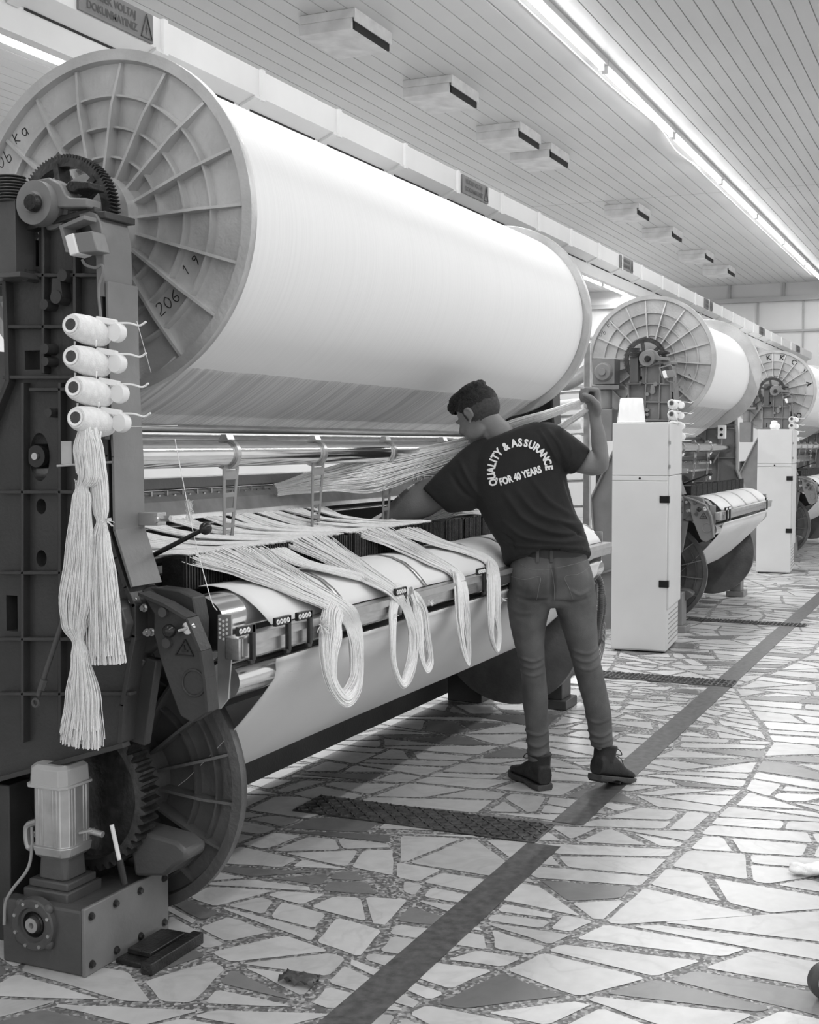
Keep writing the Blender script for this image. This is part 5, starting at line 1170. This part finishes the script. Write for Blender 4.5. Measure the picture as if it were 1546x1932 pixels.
for ch in arc:
    w_ = wd.get(ch, 1.0); a = a0+(a1-a0)*(acc+w_/2)/tot; acc += w_
    if ch == ' ': continue
    out = RI*math.cos(a)+ZV*math.sin(a); tn = RI*math.sin(a)-ZV*math.cos(a)
    put(ch, 0.043, c0+out*RAD, tn, out, 0.82)
A_ = (RI*math.cos(0.31)+ZV*math.sin(0.31)); B_ = (-RI*math.sin(0.31)+ZV*math.cos(0.31))
put('FOR 40 YEARS', 0.039, Vector((5.016, 1.771, 1.282)), A_, B_, 0.72)
pm.build('shirt_print', M_PRINT, so, smooth=0, recalc=False)
# jeans
j = MB()
loft(j, dense([((5.066, 1.646, 0.9779), (0.0591, -0.1316, -0.0044), 0.095, 0), ((5.063, 1.647, 0.9343), (0.0647, -0.1434, 0), 0.108, 0), ((5.051, 1.641, 0.8775), (0.0711, -0.157, 0.0054), 0.12, 0), ((5.05, 1.637, 0.823), (0.0742, -0.1639, 0.0054), 0.118, 0), ((5.048, 1.635, 0.7827), (0.071, -0.157, 0.0044), 0.105, 0), ((5.048, 1.631, 0.7435), (0.0518, -0.1142, 0.0044), 0.07, 0)]), 40, 2.5)
loft(j, dense([((5.013, 1.719, 0.8285), (0.0368, -0.0815, 0), 0.1, 0), ((5.01, 1.717, 0.7544), (0.0364, -0.0805, 0.0022), 0.096, 0), ((5.003, 1.721, 0.676), (0.0309, -0.0686, 0), 0.088, 0), ((4.992, 1.711, 0.5969), (0.0259, -0.0576, 0), 0.078, 0), ((4.993, 1.699, 0.5187), (0.0215, -0.0476, 0), 0.068, 0), ((4.993, 1.691, 0.4502), (0.0211, -0.0466, 0.0011), 0.066, 0), ((4.992, 1.684, 0.3741), (0.0215, -0.0476, 0.0011), 0.062, 0), ((4.99, 1.677, 0.2882), (0.0193, -0.0426, 0.0022), 0.054, 0), ((4.988, 1.67, 0.2035), (0.0185, -0.0406, 0.0043), 0.048, 0), ((4.986, 1.663, 0.1165), (0.02, -0.0435, 0.0065), 0.05, 0)]), 28, 2.2)
loft(j, dense([((5.088, 1.554, 0.8306), (0.0369, -0.0815, 0.0022), 0.1, 0), ((5.088, 1.543, 0.7501), (0.0351, -0.0775, 0.0022), 0.096, 0), ((5.08, 1.526, 0.6687), (0.0305, -0.0674, 0.0022), 0.088, 0), ((5.082, 1.51, 0.5872), (0.0261, -0.0575, 0.0033), 0.078, 0), ((5.076, 1.492, 0.5182), (0.0235, -0.0514, 0.0065), 0.068, 0), ((5.08, 1.474, 0.4455), (0.023, -0.0504, 0.0054), 0.066, 0), ((5.083, 1.456, 0.3641), (0.0221, -0.0484, 0.0043), 0.06, 0), ((5.076, 1.438, 0.2936), (0.0211, -0.0464, 0.0032), 0.052, 0), ((5.076, 1.429, 0.2232), (0.0198, -0.0434, 0.0043), 0.048, 0), ((5.076, 1.423, 0.1755), (0.0194, -0.0424, 0.0043), 0.048, 0)]), 28, 2.2)
for c_, r_ in (((4.973, 1.701, 0.855), 0.075), ((5.044, 1.546, 0.8615), 0.075)): j.ell(c_, (r_, r_, r_*1.05))
jo = j.build('jeans', M_JEANS, wk); organic(jo, 0.0055, 14, 0.5)
JL = [([(4.889, 1.714, 0.5445), (4.909, 1.669, 0.5317), (4.93, 1.624, 0.5424)], 0.005, 0.006), ([(4.889, 1.711, 0.5168), (4.908, 1.668, 0.5039), (4.929, 1.621, 0.5168)], 0.005, 0.006), ([(4.888, 1.708, 0.4826), (4.909, 1.661, 0.4719), (4.93, 1.617, 0.4868)], 0.005, 0.005), ([(4.979, 1.519, 0.5766), (5.003, 1.464, 0.5616), (5.022, 1.424, 0.583)], 0.005, 0.006), ([(4.98, 1.513, 0.5445), (5.001, 1.464, 0.5296), (5.024, 1.417, 0.5552)], 0.005, 0.006), ([(4.983, 1.502, 0.5082), (5.004, 1.453, 0.4975), (5.026, 1.409, 0.5253)], 0.005, 0.005),
      ([(4.885, 1.686, 0.2411), (4.903, 1.642, 0.2261), (4.922, 1.602, 0.2389)], 0.005, 0.006), ([(4.885, 1.679, 0.1983), (4.901, 1.641, 0.1791), (4.922, 1.597, 0.1962)], 0.006, 0.007), ([(4.883, 1.678, 0.1556), (4.902, 1.635, 0.1449), (4.922, 1.592, 0.162)], 0.005, 0.006), ([(4.99, 1.458, 0.2945), (5.007, 1.419, 0.2817), (5.03, 1.371, 0.2988)], 0.005, 0.005), ([(4.99, 1.452, 0.2411), (5.009, 1.408, 0.2261), (5.029, 1.366, 0.2454)], 0.005, 0.007), ([(4.989, 1.449, 0.209), (5.007, 1.408, 0.2005), (5.028, 1.363, 0.2133)], 0.004, 0.006),
      ([(4.96, 1.607, 0.9356), (4.957, 1.603, 0.8501), (4.952, 1.603, 0.7753)], 0.010, -0.012), ([(4.895, 1.733, 0.7903), (4.916, 1.683, 0.7775), (4.948, 1.613, 0.7796)], 0.007, -0.007), ([(4.958, 1.59, 0.7753), (4.986, 1.527, 0.7689), (5.018, 1.46, 0.7903)], 0.007, -0.007), ([(4.985, 1.538, 0.8245), (5.001, 1.499, 0.8031), (5.021, 1.458, 0.8245)], 0.006, 0.005), ([(4.881, 1.757, 0.7433), (4.901, 1.712, 0.7262), (4.928, 1.653, 0.7347)], 0.008, 0.003)]
folds(jo, JL, org)
tj = bvh(jo)
def seam(px, r=0.0011, n=6):
    pts = [onto(tj, p, 0.0012) for p in crom(px, n)]; return [p for p in pts if p]
st = MB()
for L_ in ([(5.048, 1.654, 0.9308), (5.051, 1.643, 0.8829), (5.051, 1.636, 0.8285), (5.048, 1.635, 0.7784)], [(4.997, 1.767, 0.9265), (5.018, 1.719, 0.9047), (5.047, 1.653, 0.9047)], [(5.05, 1.647, 0.909), (5.081, 1.58, 0.9221), (5.113, 1.511, 0.9374)],
           [(4.982, 1.794, 0.872), (5.002, 1.748, 0.8655), (5.028, 1.692, 0.8764), (5.024, 1.695, 0.8285), (5.019, 1.7, 0.7784)], [(5.115, 1.504, 0.909), (5.093, 1.55, 0.8873), (5.07, 1.599, 0.8764), (5.075, 1.582, 0.8285), (5.08, 1.565, 0.7827)]):
    q = seam(L_)
    if len(q) > 2: st.tube(q, 0.0011, 4)
st.build('stitching', M_STITCH, jo, smooth=180)
bl = MB(); w0 = Vector((5.065, 1.648, 0.9779)); hw = (Vector((5.125, 1.514, 0.9736))-Vector((5.007, 1.778, 0.9823))).length/2
ring = lambda dz, g: [w0+(RI*math.copysign(abs(math.cos(a))**0.8, math.cos(a))*(hw*0.985+g)+FH*math.copysign(abs(math.sin(a))**0.8, math.sin(a))*(0.099+g))+ZV*(dz-0.004*math.cos(a)) for a in [2*PI*i/40 for i in range(40)]]
bl.rings([ring(-0.034, 0.001), ring(-0.034, 0.005), ring(0.004, 0.004), ring(0.004, -0.002)], closed=True); be = bl.build('belt', M_BELT, wk, smooth=40)
lp = MB()
for u in ((5.03, 1.7, 0.97), (5.053, 1.649, 0.97)):
    p = Vector(u); q = p+FH*(-(0.108)+(w0-p).dot(FH)); lp.box(q+Vector((-0.004, -0.006, -0.038)), q+Vector((0.004, 0.006, 0.012)))
lp.build('belt_loop', M_JEANS, be, bevel=0.001)
# shoes
def shoe(pos, ang, pitch, toe_clear, name_label=None):
    t = MB(); fw = (FH*math.cos(ang)+RI*math.sin(ang)); 
    R = Matrix.Identity(3); sdv = fw.cross(ZV)
    up = (ZV*math.cos(pitch)+fw*math.sin(pitch)).normalized(); f2 = (fw*math.cos(pitch)-ZV*math.sin(pitch)).normalized()
    P = Vector(pos)      # toe ball contact, the sole turns about it
    def L(x, y, z): return P+f2*(x-0.20)+sdv*y+up*z
    # x from heel 0 to toe 0.29
    out = [(0.0, 0.030), (0.02, 0.038), (0.07, 0.038), (0.12, 0.035), (0.17, 0.043), (0.21, 0.048), (0.25, 0.043), (0.28, 0.028), (0.292, 0.008)]
    so_ = MB(); rs = []
    for z, g in ((0.0, 0.0), (0.010, 0.004), (0.024, 0.004)):
        loop = [L(x, y+g, z) for x, y in out]+[L(x, -y-g, z) for x, y in reversed(out)]
        if z == 0.0: loop = [L(x, y, 0.012 if 0.085 < x < 0.13 else 0.0) for x, y in out]+[L(x, -y, 0.012 if 0.085 < x < 0.13 else 0.0) for x, y in reversed(out)]
        rs.append(loop)
    so_.rings(rs)
    for x in (0.015, 0.05, 0.15, 0.18, 0.21, 0.24): so_.beam(L(x, -0.034, 0.0), L(x, 0.034, 0.0), 0.012, 0.007, f2)
    up_ = MB(); secs = [(0.002, 0.032, 0.095, 0.0), (0.03, 0.039, 0.118, 0), (0.07, 0.040, 0.122, 0), (0.11, 0.038, 0.108, 0), (0.15, 0.040, 0.086, 0), (0.19, 0.044, 0.066, 0), (0.23, 0.043, 0.056, 0), (0.262, 0.034, 0.048, 0), (0.284, 0.018, 0.038, 0)]
    rr = []
    for x, w_, h_, _ in secs:
        r = []
        for k in range(20):
            a = 2*PI*k/20; c_, s_2 = math.cos(a), math.sin(a)
            r.append(L(x, w_*math.copysign(abs(c_)**0.7, c_), 0.022+(h_-0.022)*(0.5+0.5*math.copysign(abs(s_2)**0.8, s_2))))
        rr.append(r)
    up_.rings(rr)
    up_.lathe(L(0.052, 0, 0.08), [(0, 0.02), (0, 0.044), (0.050, 0.047), (0.060, 0.051), (0.068, 0.047), (0.068, 0.02)], axis=up, n=24)
    u = up_.build('shoe', M_SHOE, wk); organic(u, 0.004, 3)
    so_.build('rubber_sole', M_SOLE, u, smooth=30, bevel=0.003)
    lc = MB()
    for i in range(5):
        x = 0.105+i*0.018; z = 0.104-i*0.008
        lc.tube([L(x, -0.022, z-0.010), L(x+0.006, 0, z+0.004), L(x+0.012, 0.022, z-0.012)], 0.0022, 6, 4)
    lc.tube([L(0.10, 0, 0.115), L(0.115, 0.022, 0.135), L(0.13, 0.034, 0.115), L(0.11, 0.01, 0.112)], 0.0022, 6, 5); lc.tube([L(0.10, 0, 0.115), L(0.12, -0.022, 0.130), L(0.135, -0.03, 0.110), L(0.11, -0.008, 0.110)], 0.0022, 6, 5); lc.tube([L(0.10, 0, 0.113), L(0.13, 0.03, 0.10), L(0.14, 0.042, 0.075)], 0.0018, 6, 5)
    lc.build('laces', M_BLACK, u)
lp_ = Vector((4.986, 1.663, 0.1013)); lp_.z = 0
fwL = FH*math.cos(-0.38)+RI*math.sin(-0.38); shoe(lp_+fwL*0.145, -0.38, 0.0, 0)
fwR = FH*math.cos(0.72)+RI*math.sin(0.72); rp_ = Vector((5.076, 1.422, 0.1669)); rp_.z = 0; shoe(rp_+fwR*0.135, 0.72, 0.24, 0)
